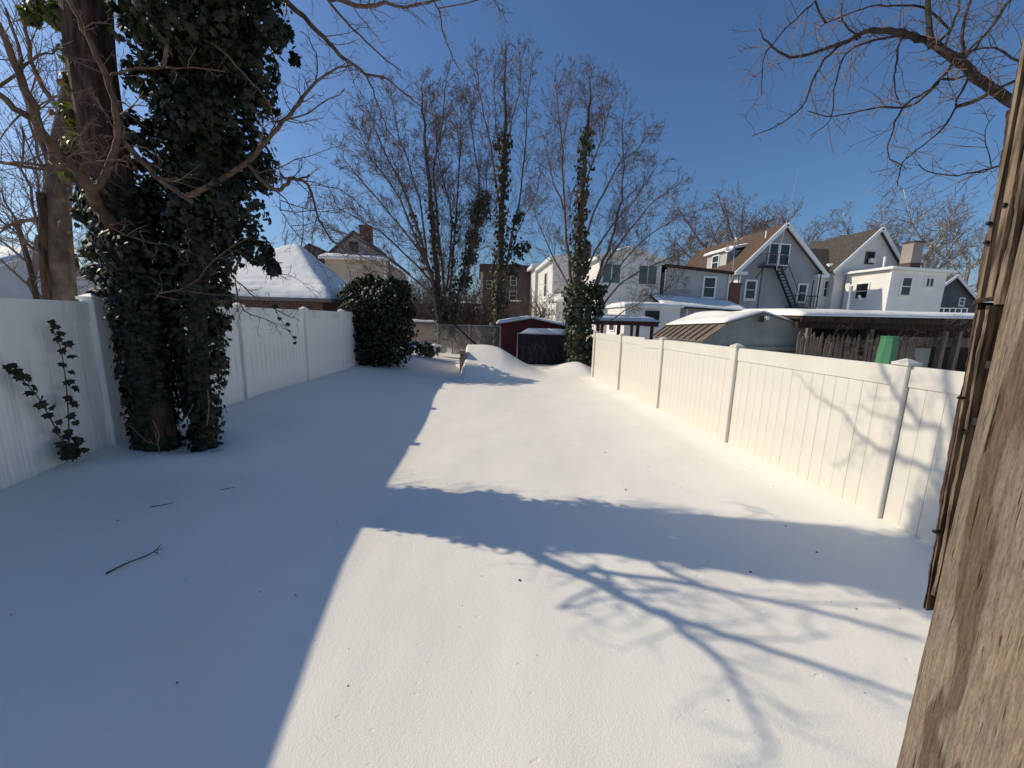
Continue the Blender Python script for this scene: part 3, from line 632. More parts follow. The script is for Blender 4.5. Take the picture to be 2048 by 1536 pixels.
#%%PART2
# ------------------------------------------------------------------ building helpers
AX = {'front': (Vector((1, 0, 0)), Vector((0, -1, 0))), 'left': (Vector((0, -1, 0)), Vector((-1, 0, 0))), 'right': (Vector((0, 1, 0)), Vector((1, 0, 0)))}
def clip_range(prof, z):
    """u-range in which the convex outline prof [(u, ztop), ...] stands above z"""
    lo = hi = None
    for (u0, z0), (u1, z1) in zip(prof, prof[1:]):
        if z0 >= z and lo is None: lo = u0
        if z0 < z <= z1 and lo is None: lo = u0 + (u1 - u0) * (z - z0) / (z1 - z0)
        if z1 >= z: hi = u1
        elif z0 >= z > z1: hi = u0 + (u1 - u0) * (z - z0) / (z1 - z0)
    return lo, hi
def wall(parent, side, org, prof, z0, mt, lap=.16, proud=.022, name='wall'):
    """one wall; org is where u = 0 stands, prof its top outline; lap > 0 gives real clapboards"""
    u, n = AX[side]; org = Vector((org[0], org[1], 0)); mb = MB()
    P = lambda a, z, o: org + u * a + n * o + Vector((0, 0, z))
    zt = max(z for _, z in prof); lap_ = lap or (zt - z0)
    if not lap:
        mb.poly([P(prof[0][0], z0, 0)] + [P(prof[-1][0], z0, 0)] + [P(a, z, 0) for a, z in reversed(prof)])
    else:
        z = z0
        while z < zt - 1e-3:
            z2 = min(z + lap_, zt); a0, b0 = clip_range(prof, z + 1e-4); a1, b1 = clip_range(prof, z2 - 1e-4)
            if a0 is not None and a1 is not None and b0 is not None and b1 is not None:
                mb.quad(P(a0, z, proud), P(b0, z, proud), P(b1, z2, 0), P(a1, z2, 0)); mb.quad(P(a0, z, 0), P(b0, z, 0), P(b0, z, proud), P(a0, z, proud))
            z = z2
    return mb.build(name, mt, parent)
def shell(parent, x0, x1, y0, y1, z0, z1):
    """plain body behind the clapboards, so no wall is a bare sheet"""
    return MB().box(x0 + .03, x1 - .03, y0 + .03, y1 - .03, z0, z1)
def window(parent, side, org, a0, a1, z0, z1, frame=.09, glass='glass', trim='trim', rail=True, mull=0, sill=True, depth=.06, name='window', bars=0):
    u, n = AX[side]; org = Vector((org[0], org[1], 0))
    def bx(mb, ua, ub, za, zb, o0, o1):
        pts = [org + u * q + n * o + Vector((0, 0, z)) for o in (o0, o1) for z in (za, zb) for q in (ua, ub)]
        lo = [min(p[i] for p in pts) for i in range(3)]; hi = [max(p[i] for p in pts) for i in range(3)]
        mb.box(lo[0], hi[0], lo[1], hi[1], lo[2], hi[2])
    f = MB(); d = depth + .03
    bx(f, a0 - frame, a0, z0 - frame, z1 + frame, -.02, d); bx(f, a1, a1 + frame, z0 - frame, z1 + frame, -.02, d)
    bx(f, a0, a1, z1, z1 + frame, -.02, d); bx(f, a0, a1, z0 - frame, z0, -.02, d)
    if rail: bx(f, a0, a1, (z0 + z1) / 2 - .025, (z0 + z1) / 2 + .025, 0, d - .015)
    for k in range(mull):
        c = a0 + (a1 - a0) * (k + 1) / (mull + 1); bx(f, c - .035, c + .035, z0, z1, 0, d - .01)
    w = f.build(name, M[trim], parent)
    halves = [(z0, (z0 + z1) / 2 - .025), ((z0 + z1) / 2 + .025, z1)] if rail else [(z0, z1)]
    for za, zb in halves:
        g = MB(); bx(g, a0, a1, za, zb, .004, .032); g.build('pane', M[glass], w)
    if sill: s_ = MB(); bx(s_, a0 - frame - .04, a1 + frame + .04, z0 - frame - .05, z0 - frame, 0, d + .05); s_.build('sill', M[trim], w)
    if bars:
        b = MB()
        for k in range(bars): c = a0 + (a1 - a0) * (k + .5) / bars; bx(b, c - .012, c + .012, z0, z1, d, d + .02)
        b.build('bars', M['black'], w)
    return w
_snr = random.Random(77)
def snow_quad(parent, p00, p10, p11, p01, T, n=24, m=10, name='snow', amp=.35, edge=.18, mt='roofsnow'):
    """a blanket of snow lying on the plane patch p00-p10-p11-p01"""
    p00, p10, p11, p01 = (Vector(p) for p in (p00, p10, p11, p01)); mb = MB(); ph = [_snr.uniform(0, 6.28) for _ in range(8)]
    Lu = (p10 - p00).length; Lv = (p01 - p00).length
    for j in range(m + 1):
        for i in range(n + 1):
            s, t = i / n, j / m; p = p00.lerp(p10, s).lerp(p01.lerp(p11, s), t)
            e = min(s * Lu, (1 - s) * Lu, t * Lv, (1 - t) * Lv); k = min(1, max(0, e / edge)) ** .5
            w = 1 + amp * (.4 * math.sin(s * Lu * 1.3 + ph[0] + t * 2) + .35 * math.sin(t * Lv * 2.1 + ph[1] + s * 5) + .25 * math.sin(s * Lu * 4.1 + t * Lv * 3 + ph[2]) + .12 * math.sin(s * Lu * 9 + ph[3]))
            mb.v.append(tuple(p + Vector((0, 0, T * w * (.42 + .58 * k)))))
    for j in range(m):
        for i in range(n): a = j * (n + 1) + i; mb.f.append((a, a + 1, a + n + 2, a + n + 1))
    rim = [(i, 0) for i in range(n + 1)] + [(n, j) for j in range(1, m + 1)] + [(i, m) for i in range(n - 1, -1, -1)] + [(0, j) for j in range(m - 1, 0, -1)]
    b0 = len(mb.v)
    for i, j in rim:
        s, t = i / n, j / m; mb.v.append(tuple(p00.lerp(p10, s).lerp(p01.lerp(p11, s), t) + Vector((0, 0, .004))))
    k = len(rim)
    for q in range(k):
        a = rim[q][1] * (n + 1) + rim[q][0]; c = rim[(q + 1) % k]; b = c[1] * (n + 1) + c[0]; mb.f.append((a, b0 + q, b0 + (q + 1) % k, b))
    return mb.build(name, M[mt], parent, smooth=True)
def slab(parent, p00, p10, p11, p01, T, mt, name='roof'):
    """roof plane of thickness T"""
    P = [Vector(p) for p in (p00, p10, p11, p01)]; n = (P[1] - P[0]).cross(P[3] - P[0]).normalized()
    if n.z < 0: n = -n
    return MB().prism([p - n * T for p in P], P).build(name, M[mt], parent)
def chimney(parent, x0, x1, y0, y1, z0, z1, mt, cap='brick_dark', name='chimney'):
    c = MB().box(x0, x1, y0, y1, z0, z1 - .12); o = c.build(name, M[mt], parent)
    MB().box(x0 - .05, x1 + .05, y0 - .05, y1 + .05, z1 - .12, z1).build('chimney_cap', M[cap], o); return o
def X_(px, py, Y): return at(px, py, Y).x
def Z_(px, py, Y): return at(px, py, Y).z

# ------------------------------------------------------------------ houses to the right, farthest first
GB = -.05
# white house with shallow gable and two teal windows
Y = 28; x0, x1 = 9.02, 13.74; ze = 6.72; zr = 7.35; xm = 11.35
h = thing('white_house', 'white clapboard house with shallow gable and two wide teal windows', 'house', (x0, Y, GB))
shell(h, x0, x1, Y, Y + 10, GB, ze).build('body', M['white'], h)
wall(h, 'front', (x0, Y), [(0, ze), (xm - x0, zr), (x1 - x0, ze)], GB, M['white']); wall(h, 'left', (x0, Y + 10), [(0, ze), (10, ze)], GB, M['white'])
slab(h, (x0 - .35, Y - .3, ze - .02), (xm, Y - .3, zr + .14), (xm, Y + 10, zr + .14), (x0 - .35, Y + 10, ze - .02), .16, 'trim'); slab(h, (xm, Y - .3, zr + .14), (x1 + .3, Y - .3, ze - .02), (x1 + .3, Y + 10, ze - .02), (xm, Y + 10, zr + .14), .16, 'trim')
snow_quad(h, (x0 - .3, Y - .2, ze), (xm, Y - .2, zr + .15), (xm, Y + 9.8, zr + .15), (x0 - .3, Y + 9.8, ze), .14, 14, 20)
for a, b in ((1206, 1240), (1278, 1313)):
    xa, xb = X_(a, 545, Y), X_(b, 545, Y); window(h, 'front', (0, Y), xa, xb, Z_(1225, 566, Y), Z_(1225, 529, Y), .05, 'glass_teal', 'trim', rail=False, mull=1, sill=False, depth=.02)
window(h, 'left', (x0, Y + 10), 3.0, 4.2, 4.2, 5.9, .09)
chimney(h, 9.4, 10.1, 34, 34.7, 6.5, 8.7, 'brick')
# two further white houses, their sunlit flanks receding
Y = 33; x0 = 6.56
h = thing('white_house', 'white clapboard house with narrow lit flank behind the ivy-wrapped stem', 'house', (x0, Y, GB))
shell(h, x0, 8.9, Y, Y + 8, GB, 7.35).build('body', M['white'], h)
wall(h, 'front', (x0, Y), [(0, 7.35), (2.34, 7.75)], GB, M['white']); wall(h, 'left', (x0, Y + 8), [(0, 7.35), (8, 7.35)], GB, M['white'])
MB().box(x0 - .06, x0 + .07, Y - .06, Y + .07, GB, 7.3).build('corner_trim', M['trim'], h)
slab(h, (x0 - .4, Y - .3, 7.36), (9.0, Y - .3, 7.8), (9.0, Y + 8, 7.8), (x0 - .4, Y + 8, 7.36), .2, 'trim')
snow_quad(h, (x0 - .35, Y - .2, 7.38), (8.9, Y - .2, 7.8), (8.9, Y + 7.8, 7.8), (x0 - .35, Y + 7.8, 7.38), .12, 8, 14)
window(h, 'left', (x0, Y + 8), 4.2, 5.3, 4.3, 6.4, .09); window(h, 'left', (x0, Y + 8), 4.2, 5.3, 1.3, 3.2, .09)
p = MB().box(x0 - .02, 9.0, 31.2, 32.9, GB, 3.5); ell = p.build('lean_to', M['white'], h)
slab(h, (x0 - .2, 31.0, 3.62), (9.1, 31.0, 3.62), (9.1, 32.95, 4.3), (x0 - .2, 32.95, 4.3), .12, 'trim', 'lean_to_roof'); snow_quad(h, (x0 - .1, 31.1, 3.64), (9.0, 31.1, 3.64), (9.0, 32.9, 4.3), (x0 - .1, 32.9, 4.3), .15, 8, 6)
Y = 42; x0 = 6.75
h = thing('white_house', 'farthest white house, pale sunlit flank left of the other white houses', 'house', (x0, Y, GB))
shell(h, x0 - .35, 9.5, Y, Y + 11, GB, 7.9).build('body', M['white'], h)
wall(h, 'left', (x0 - .35, Y + 11), [(0, 7.9), (11, 7.9)], GB, M['white']); wall(h, 'front', (x0 - .35, Y), [(0, 7.9), (2.9, 7.9)], GB, M['white'])
slab(h, (x0 - .85, Y - .3, 7.92), (9.6, Y - .3, 8.3), (9.6, Y + 11, 8.3), (x0 - .85, Y + 11, 7.92), .25, 'trim'); snow_quad(h, (x0 - .8, Y - .2, 7.95), (9.5, Y - .2, 8.3), (9.5, Y + 10.8, 8.3), (x0 - .8, Y + 10.8, 7.95), .12, 8, 14)
window(h, 'left', (x0 - .35, Y + 11), 3.0, 4.4, 4.4, 6.8, .1)
# low white building with a barred window
Y = 23; x0, x1 = 9.21, 12.75; zt = 3.02
h = thing('white_outbuilding', 'low flat-roofed white building with a barred window behind the maroon pergola', 'building', (x0, Y, GB))
shell(h, x0, x1, Y, Y + 3.2, GB, zt).build('body', M['white'], h)
wall(h, 'front', (x0, Y), [(0, zt), (x1 - x0, zt)], GB, M['white'], .14); wall(h, 'left', (x0, Y + 3.2), [(0, zt), (3.2, zt)], GB, M['white'], .14)
slab(h, (x0 - .15, Y - .15, zt + .1), (x1 + .15, Y - .15, zt + .1), (x1 + .15, Y + 3.3, zt + .1), (x0 - .15, Y + 3.3, zt + .1), .12, 'trim'); snow_quad(h, (x0 - .1, Y - .1, zt + .1), (x1 + .1, Y - .1, zt + .1), (x1 + .1, Y + 3.2, zt + .1), (x0 - .1, Y + 3.2, zt + .1), .16, 18, 8)
window(h, 'front', (0, Y), X_(1292, 635, Y), X_(1315, 635, Y), Z_(1303, 651, Y), Z_(1303, 624, Y), .07, 'glass', 'black', rail=True, sill=False, bars=6)
window(h, 'left', (x0, Y + 3.2), .7, 1.6, 1.5, 2.5, .06, sill=False)
# grey clapboard annex
Y = 28; x0, x1 = 14.2, 19.25
h = thing('grey_annex', 'grey clapboard two-storey annex with brown sloping eave and one sash window', 'building', (x0, Y, GB))
shell(h, x0, x1, Y, Y + 7, GB, 5.85).build('body', M['greysiding'], h)
wall(h, 'front', (x0, Y), [(0, 6.2), (x1 - x0, 5.86)], GB, M['greysiding'], .15); wall(h, 'right', (x1, Y), [(0, 5.86), (7, 5.86)], GB, M['greysiding'], .15)
slab(h, (x0 - .2, Y - .25, 6.38), (x1 + .15, Y - .25, 6.0), (x1 + .15, Y + 7, 6.0), (x0 - .2, Y + 7, 6.38), .2, 'darkwood')
xa, xb = X_(1407, 575, Y), X_(1428, 575, Y); window(h, 'front', (0, Y), xa, xb, Z_(1418, 594, Y), Z_(1418, 556, Y), .13)
MB().tube([(x1 - .12, Y - .08, 5.8), (x1 - .12, Y - .08, 2.5)], [.05, .05], 6).build('downpipe', M['trim'], h)
MB().tube([(x0 - .14, Y - .08, 6.0), (x0 - .14, Y - .08, 2.5)], [.05, .05], 6).build('downpipe', M['trim'], h)
# snow-roofed back porch
Y = 25.9; x0, x1 = 12.95, 19.6
h = thing('back_porch', 'low porch with snowy lean-to roof in front of the grey annex', 'porch', (x0, Y, GB))
shell(h, x0, 18.9, Y + .5, Y + 1.95, GB, 3.3).build('body', M['greysiding'], h)
wall(h, 'front', (x0, Y + .5), [(0, 3.3), (5.9, 3.3)], GB, M['greysiding'], .15)
slab(h, (x0, Y - .1, 3.28), (x1, Y - .1, 3.02), (x1 - .2, Y + 2.05, 3.75), (x0, Y + 2.05, 4.15), .12, 'darkwood'); snow_quad(h, (x0 + .05, Y - .05, 3.29), (x1, Y - .05, 3.03), (x1 - .2, Y + 2.0, 3.76), (x0 + .05, Y + 2.0, 4.16), .13, 30, 8)
for px in (1376, 1434): x = X_(px, 625, Y); MB().box(x - .05, x + .05, Y + .1, Y + .2, GB, 3.05).build('post', M['trim'], h)
window(h, 'front', (0, Y + .5), X_(1396, 625, Y), X_(1410, 625, Y), 2.2, 2.85, .07, rail=False); window(h, 'front', (0, Y + .5), X_(1441, 625, Y), X_(1464, 625, Y), 1.0, 2.9, .05, 'glass', 'darkwood', rail=False, sill=False, name='door')
# brick chimney stack standing between the annex and the stucco house
Y = 29.6; xa, xb = X_(1459, 580, Y), X_(1481, 580, Y)
h = thing('brick_chimney', 'red brick chimney stack standing beside the grey stucco house', 'chimney', (xa, Y, GB))
MB().box(xa, xb, Y, Y + .8, GB, 5.25).build('stack', M['brick'], h); MB().box(xa - .06, xb + .06, Y - .06, Y + .86, 5.25, 5.4).build('cap', M['brick_dark'], h); MB().tube([(xa + .4, Y + .4, 5.4), (xa + .4, Y + .4, 5.75)], [.13, .13], 10).build('flue', M['tan'], h)
# grey stucco house with fire escape
Y = 31; x0, x1 = 22.05, 29.4; ze = 6.75; xm = 25.55; zr = 10.25; D = 12
h = thing('stucco_house', 'grey stucco gable house with black iron fire escape and brown shingle roof', 'house', (x0, Y, GB))
shell(h, x0, x1, Y, Y + D, GB, ze).build('body', M['stucco'], h)
wall(h, 'front', (x0, Y), [(0, ze), (xm - x0, zr), (x1 - x0, ze)], GB, M['stucco'], 0); wall(h, 'left', (x0, Y + D), [(0, ze), (D, ze)], GB, M['white'], .15)
rf = slab(h, (x0 - .45, Y - .35, ze - .32), (xm, Y - .35, zr + .2), (xm, Y + D, zr + .2), (x0 - .45, Y + D, ze - .32), .14, 'roofbrown'); slab(h, (xm, Y - .35, zr + .2), (x1 + .45, Y - .35, ze - .3), (x1 + .45, Y + D, ze - .3), (xm, Y + D, zr + .2), .14, 'roofbrown')
for a, b in (((x0 - .5, Y - .4, ze - .47), (xm, Y - .4, zr + .08)), ((x1 + .5, Y - .4, ze - .45), (xm, Y - .4, zr + .08))): MB().bar(a, b, .12, .3).build('rake_board', M['trim'], h)
MB().box(x0 - .55, x0 + .5, Y - .45, Y - .02, ze - .55, ze - .3).build('eave_return', M['trim'], h); MB().box(x1 - .5, x1 + .6, Y - .45, Y - .02, ze - .55, ze - .3).build('eave_return', M['trim'], h)
MB().box(x0 - .6, x0 - .44, Y - .4, Y + D, ze - .5, ze - .3).build('gutter', M['trim'], h)
def wpx(pa, pb, ya, yb, Y, **k): return window(h, 'front', (0, Y), X_(pa, (ya + yb) / 2, Y), X_(pb, (ya + yb) / 2, Y), Z_((pa + pb) / 2, yb, Y), Z_((pa + pb) / 2, ya, Y), **k)
wpx(1538, 1554, 488, 528, Y, frame=.1, sill=False); wpx(1559, 1576, 490, 530, Y, frame=.1, sill=False)
wpx(1491, 1509, 563, 597, Y, frame=.15); wpx(1596, 1610, 570, 602, Y, frame=.14, name='door')
MB().box(X_(1450, 615, Y), x1 + .2, Y - .06, Y - .005, 3.35, 3.48).build('belt_course', M['trim'], h)
MB().tube([(X_(1522, 560, Y), Y - .05, 7.4), (X_(1515, 610, Y), Y - .05, 3.4)], [.03, .03], 5).build('cable', M['darkhouse'], h)
MB().tube([(x0 + .1, Y - .1, 6.3), (x0 + .1, Y - .1, 3.4)], [.05, .05], 6).build('downpipe', M['trim'], h)
# dormer on the left slope
dx0, dx1 = 22.6, 25.2; dy0, dy1 = 33.6, 36.6; dz = 8.75
dm = MB().box(dx0, dx1, dy0, dy1, 7.0, dz).build('dormer', M['stucco'], h)
MB().box(dx0 - .03, dx0 - .004, dy0 + .02, dy1 - .02, 7.0, dz).build('dormer_face', M['greysiding'], dm)
window(h, 'left', (dx0 - .03, dy1), 1.0, 1.9, 7.25, 8.4, .1, sill=False)
slab(h, (dx0 - .35, dy0 - .2, dz + .02), (dx1 + .3, dy0 - .2, dz + .75), (dx1 + .3, dy1 + .2, dz + .75), (dx0 - .35, dy1 + .2, dz + .02), .14, 'trim', 'dormer_roof'); snow_quad(h, (dx0 - .3, dy0 - .1, dz + .03), (dx1 + .2, dy0 - .1, dz + .75), (dx1 + .2, dy1 + .1, dz + .75), (dx0 - .3, dy1 + .1, dz + .03), .13, 8, 8)
MB().tube([(24.6, Y + .7, 9.0), (24.6, Y + .7, 10.0)], [.06, .06], 6).build('vent_pipe', M['trim'], h)
# fire escape: landings, stair, rails
fe = thing('fire_escape', 'black iron fire escape stair zigzagging down the grey stucco gable', 'fire escape', (X_(1555, 530, Y - .4), Y - .5, Z_(1555, 530, Y)))
Yf = Y - .95
def fp(px, py, y=Yf): return at(px, py, y)
for (pa, pb, py, nm) in ((1531, 1575, 531, 'landing'), (1588, 1632, 614, 'landing')):
    a = fp(pa, py); b = fp(pb, py); MB().box(a.x, b.x, Yf, Y - .02, a.z - .06, a.z).build(nm, M['black'], fe)
    g = MB(); g.bar((a.x, Yf, a.z + .95), (b.x, Yf, a.z + .95), .045); g.bar((a.x, Yf, a.z + .5), (b.x, Yf, a.z + .5), .03)
    for k in range(9): x = a.x + (b.x - a.x) * k / 8; g.bar((x, Yf, a.z), (x, Yf, a.z + .95), .028)
    for x in (a.x, b.x): g.bar((x, Yf, a.z + .95), (x, Y - .02, a.z + .95), .04); g.bar((x, Yf, a.z), (x, Y - .02, a.z - .9), .05)
    g.build('railing', M['black'], fe)
sa = fp(1561, 532); sbt = fp(1594, 614)
s1 = MB(); s1.bar((sa.x, Yf - .02, sa.z), (sbt.x, Yf - .02, sbt.z), .04, .16); s1.build('stringer', M['black'], fe); s1 = MB(); s1.bar((sa.x, Yf + .62, sa.z), (sbt.x, Yf + .62, sbt.z), .04, .16); s1.build('stringer', M['black'], fe)
for k in range(13):
    t = (k + .5) / 13; q = sa.lerp(sbt, t); MB().box(q.x - .13, q.x + .13, Yf + .005, Yf + .595, q.z - .02, q.z + .02).build('step', M['black'], fe)
s1 = MB(); s1.bar((sa.x + .25, Yf - .02, sa.z + .85), (sbt.x + .15, Yf - .02, sbt.z + .85), .035); s1.build('handrail', M['black'], fe)
tr_ = MB(); q = fp(1632, 614); tr_.bar((q.x, Yf, q.z), (q.x, Yf, q.z + 3.0), .06); tr_.bar((q.x - .6, Yf, q.z), (q.x - .6, Yf, q.z + 2.2), .05); tr_.build('upright', M['black'], fe)
# satellite dishes on one mast, whip antenna
ya = 30.2; a = at(1465, 560, ya); b = at(1470, 480, ya)
dsh = thing('dish_mast', 'thin mast carrying two satellite dishes beside the stucco house roof', 'antenna', (a.x, ya, a.z))
MB().tube([(a.x, ya, a.z - .3), (b.x, ya, b.z)], [.035, .03], 6).build('mast', M['galv'], dsh)
def dish(c, n, r, nm='dish'):
    mb = MB(); n = n.normalized(); x = n.orthogonal().normalized(); y = n.cross(x); k = 18; mb.v.append(tuple(c - n * r * .25))
    for j in (1, 2, 3):
        for i in range(k):
            an = 6.2832 * i / k; rr = r * j / 3; mb.v.append(tuple(c + (x * math.cos(an) + y * math.sin(an)) * rr - n * r * .25 * (1 - (j / 3) ** 2)))
    for i in range(k):
        mb.f.append((0, 1 + i, 1 + (i + 1) % k))
        for j in range(2): mb.f.append((1 + j * k + i, 1 + (j + 1) * k + i, 1 + (j + 1) * k + (i + 1) % k, 1 + j * k + (i + 1) % k))
    o = mb.build(nm, M['galv'], dsh, smooth=True)
    md = o.modifiers.new('thick', 'SOLIDIFY'); md.thickness = .02
    MB().tube([c, c + n * r * 1.1], [.02, .02], 5).build('feed_arm', M['trim'], dsh)
dish(at(1474, 482, ya), Vector((.75, -.5, .45)), .42); dish(at(1459, 497, ya), Vector((-.6, -.3, .5)), .36)
an = thing('whip_antenna', 'tall thin white whip antenna rising into the blue sky in front of stucco gable', 'antenna', tuple(at(1556, 520, 29)))
MB().tube([at(1553, 540, 29), at(1563, 486, 29), at(1597, 338, 29)], [.03, .016, .007], 6).build('rod', M['galv'], an)
# white gable house with dark roof
Y = 32; x0, x1, xm = 31.9, 38.2, 35.4; ze = 7.35; zr = 10.6; D = 11
h = thing('white_gable_house', 'white clapboard gable house with dark shingle roof behind flat-roofed white annex', 'house', (x0, Y, GB))
shell(h, x0, x1, Y, Y + D, GB, ze).build('body', M['white'], h)
wall(h, 'front', (x0, Y), [(0, ze), (xm - x0, zr), (x1 - x0, ze + .3)], GB, M['white'], .16); wall(h, 'left', (x0, Y + D), [(0, ze), (D, ze)], GB, M['white'], .16)
slab(h, (x0 - .5, Y - .35, ze - .4), (xm, Y - .35, zr + .2), (xm, Y + D, zr + .2), (x0 - .5, Y + D, ze - .4), .14, 'roofdark'); slab(h, (xm, Y - .35, zr + .2), (x1 + .5, Y - .35, ze - .2), (x1 + .5, Y + D, ze - .2), (xm, Y + D, zr + .2), .14, 'roofdark')
for a, b in (((x0 - .5, Y - .4, ze - .54), (xm, Y - .4, zr + .08)), ((x1 + .5, Y - .4, ze - .34), (xm, Y - .4, zr + .08))): MB().bar(a, b, .1, .26).build('rake_board', M['trim'], h)
window(h, 'front', (0, Y), X_(1731, 515, Y), X_(1746, 515, Y), Z_(1738, 527, Y), Z_(1738, 505, Y), .07, trim='darkhouse', sill=False)
ac = MB().box(X_(1733, 523, Y) + .05, X_(1744, 523, Y), Y - .35, Y - .1, Z_(1738, 526, Y), Z_(1738, 518, Y)); ac.build('air_conditioner', M['trim'], h)
chimney(h, 33.6, 34.8, 41.5, 42.3, 9.0, 12.1, 'brick_dark')
wx0 = 30.25
shell(h, wx0, x0 + .3, Y + .6, Y + 7, GB, 7.15).build('wing_body', M['white'], h)
wall(h, 'front', (wx0, Y + .6), [(0, 7.2), (x0 - wx0, 7.2)], GB, M['white'], .16); wall(h, 'left', (wx0, Y + 7), [(0, 7.2), (6.4, 7.2)], GB, M['white'], .16)
slab(h, (wx0 - .4, Y + .3, 7.15), (x0 + 1.2, Y + .3, 7.15), (x0 + 2.4, Y + 3.2, 9.5), (wx0 - .4, Y + 3.2, 9.5), .14, 'roofdark', 'wing_roof')
MB().bar((wx0 - .44, Y + .25, 7.12), (wx0 - .44, Y + 3.2, 9.48), .12, .24).build('verge_flashing', M['copper'], h)
snow_quad(h, (x0 - .3, Y + .45, 7.4), (x0 + .7, Y + .45, 7.4), (x0 + .7, Y + .9, 7.75), (x0 - .2, Y + .8, 7.65), .14, 8, 5)
window(h, 'front', (0, Y + .6), X_(1647, 578, Y + .6), X_(1659, 578, Y + .6), Z_(1653, 592, Y), Z_(1653, 561, Y), .1)
window(h, 'left', (wx0, Y + 7), 5.2, 5.9, 3.5, 5.6, .08)
MB().tube([(wx0 + .1, Y + .5, 7.0), (wx0 + .1, Y + .5, 3.4), (wx0 + .6, Y + .45, 3.1)], [.06, .06, .06], 6).build('downpipe', M['trim'], h)
MB().box(wx0 + .8, wx0 + 4.5, Y - 1.6, Y + .5, GB, 3.1).build('low_ell', M['white'], h); snow_quad(h, (wx0 + .8, Y - 1.6, 3.1), (wx0 + 4.5, Y - 1.6, 3.1), (wx0 + 4.5, Y + .5, 3.5), (wx0 + .8, Y + .5, 3.5), .15, 10, 6)
# flat-roofed white annex with painted chimney
Y = 28; x0, x1 = 32.8, 37.75; zt = 6.65
h = thing('white_annex', 'flat-roofed white clapboard annex with tall pale chimney on its roof', 'building', (x0, Y, GB))
shell(h, x0, x1, Y, Y + 3.7, GB, zt).build('body', M['white'], h)
wall(h, 'front', (x0, Y), [(0, zt), (x1 - x0, zt - .1)], GB, M['white'], .15); wall(h, 'left', (x0, Y + 3.7), [(0, zt), (3.7, zt)], GB, M['white'], .15)
MB().box(x0 - .07, x0 + .06, Y - .07, Y + .06, GB, zt).build('corner_trim', M['trim'], h)
slab(h, (x0 - .35, Y - .35, zt + .2), (x1 + .5, Y - .35, zt + .08), (x1 + .5, Y + 3.75, zt + .08), (x0 - .35, Y + 3.75, zt + .2), .16, 'trim'); snow_quad(h, (x0 - .2, Y - .2, zt + .2), (x1 + .2, Y - .2, zt + .1), (x1 + .2, Y + 3.6, zt + .1), (x0 - .2, Y + 3.6, zt + .2), .10, 14, 8)
wpx(1802, 1820, 556, 590, Y, frame=.1); wpx(1851, 1865, 557, 573, Y, frame=.1, rail=False, mull=1)
window(h, 'left', (x0, Y + 3.7), 1.1, 2.1, 4.55, 5.75, .1)
MB().tube([(x0 - .2, Y + 1.9, 4.4), (x0 - .45, Y + 1.9, 4.75)], [.1, .1], 8).build('exhaust_vent', M['trim'], h)
ya = Y + 1.6; xa, xb = X_(1826, 500, ya), X_(1847, 500, ya); cz = Z_(1838, 482, ya)
cm = MB().box(xa, xb, ya, ya + .9, zt + .1, zt + .9).build('chimney_base', M['brick_dark'], h); MB().box(xa + .02, xb - .02, ya + .02, ya + .88, zt + .9, cz - .1).build('chimney', M['brick_pale'], h); MB().box(xa - .05, xb + .05, ya - .05, ya + .95, cz - .1, cz).build('chimney_cap', M['brick_dark'], h)
xp = X_(1770, 515, Y + 3); MB().tube([(xp, Y + 3, zt), (xp, Y + 3, Z_(1770, 513, Y + 3))], [.09, .09], 8).build('vent_pipe', M['trim'], h)
yp = 26; MB().tube([at(1695, 626, yp), at(1703, 572, yp)], [.10, .10], 8).build('flue_pipe', M['galv'], thing('flue_pipe_stand', 'pale grey vertical flue pipe in front of the white annex', 'pipe', tuple(at(1695, 626, yp)))).name = 'pipe'
# charcoal gable house
Y = 34; p0, p1, p2 = at(1893, 575, Y), at(1906, 553, Y), at(1945, 592, Y)
h = thing('charcoal_house', 'small charcoal grey gable house with white eave at the wooden post', 'house', (p0.x, Y, GB))
x0, x1 = p1.x - 4.2, p1.x + 4.2; ze = p1.z - 3.2; zr = p1.z
shell(h, x0, x1, Y, Y + 8, GB, ze).build('body', M['darkhouse'], h); wall(h, 'front', (x0, Y), [(0, ze), (p1.x - x0, zr), (x1 - x0, ze)], GB, M['darkhouse'], .16)
slab(h, (x0 - .4, Y - .3, ze - .2), (p1.x, Y - .3, zr + .15), (p1.x, Y + 8, zr + .15), (x0 - .4, Y + 8, ze - .2), .12, 'roofdark'); slab(h, (p1.x, Y - .3, zr + .15), (x1 + .4, Y - .3, ze - .2), (x1 + .4, Y + 8, ze - .2), (p1.x, Y + 8, zr + .15), .12, 'roofdark')
MB().bar((x1 + .4, Y - .36, ze - .32), (p1.x, Y - .36, zr + .03), .08, .24).build('rake_board', M['trim'], h); MB().bar((x0 - .4, Y - .36, ze - .32), (p1.x, Y - .36, zr + .03), .08, .24).build('rake_board', M['trim'], h)
wpx(1918, 1926, 597, 610, Y, frame=.09)
rl = thing('roof_railing', 'thin white railing in front of the charcoal house', 'railing', tuple(at(1880, 622, 27)))
g = MB(); a = at(1877, 616, 27); b = at(1935, 617, 27); g.bar(a, b, .06)
for k in range(6): q = a.lerp(b, k / 5); g.bar(q, q - Vector((0, 0, .7)), .05)
g.build('rail', M['trim'], rl)

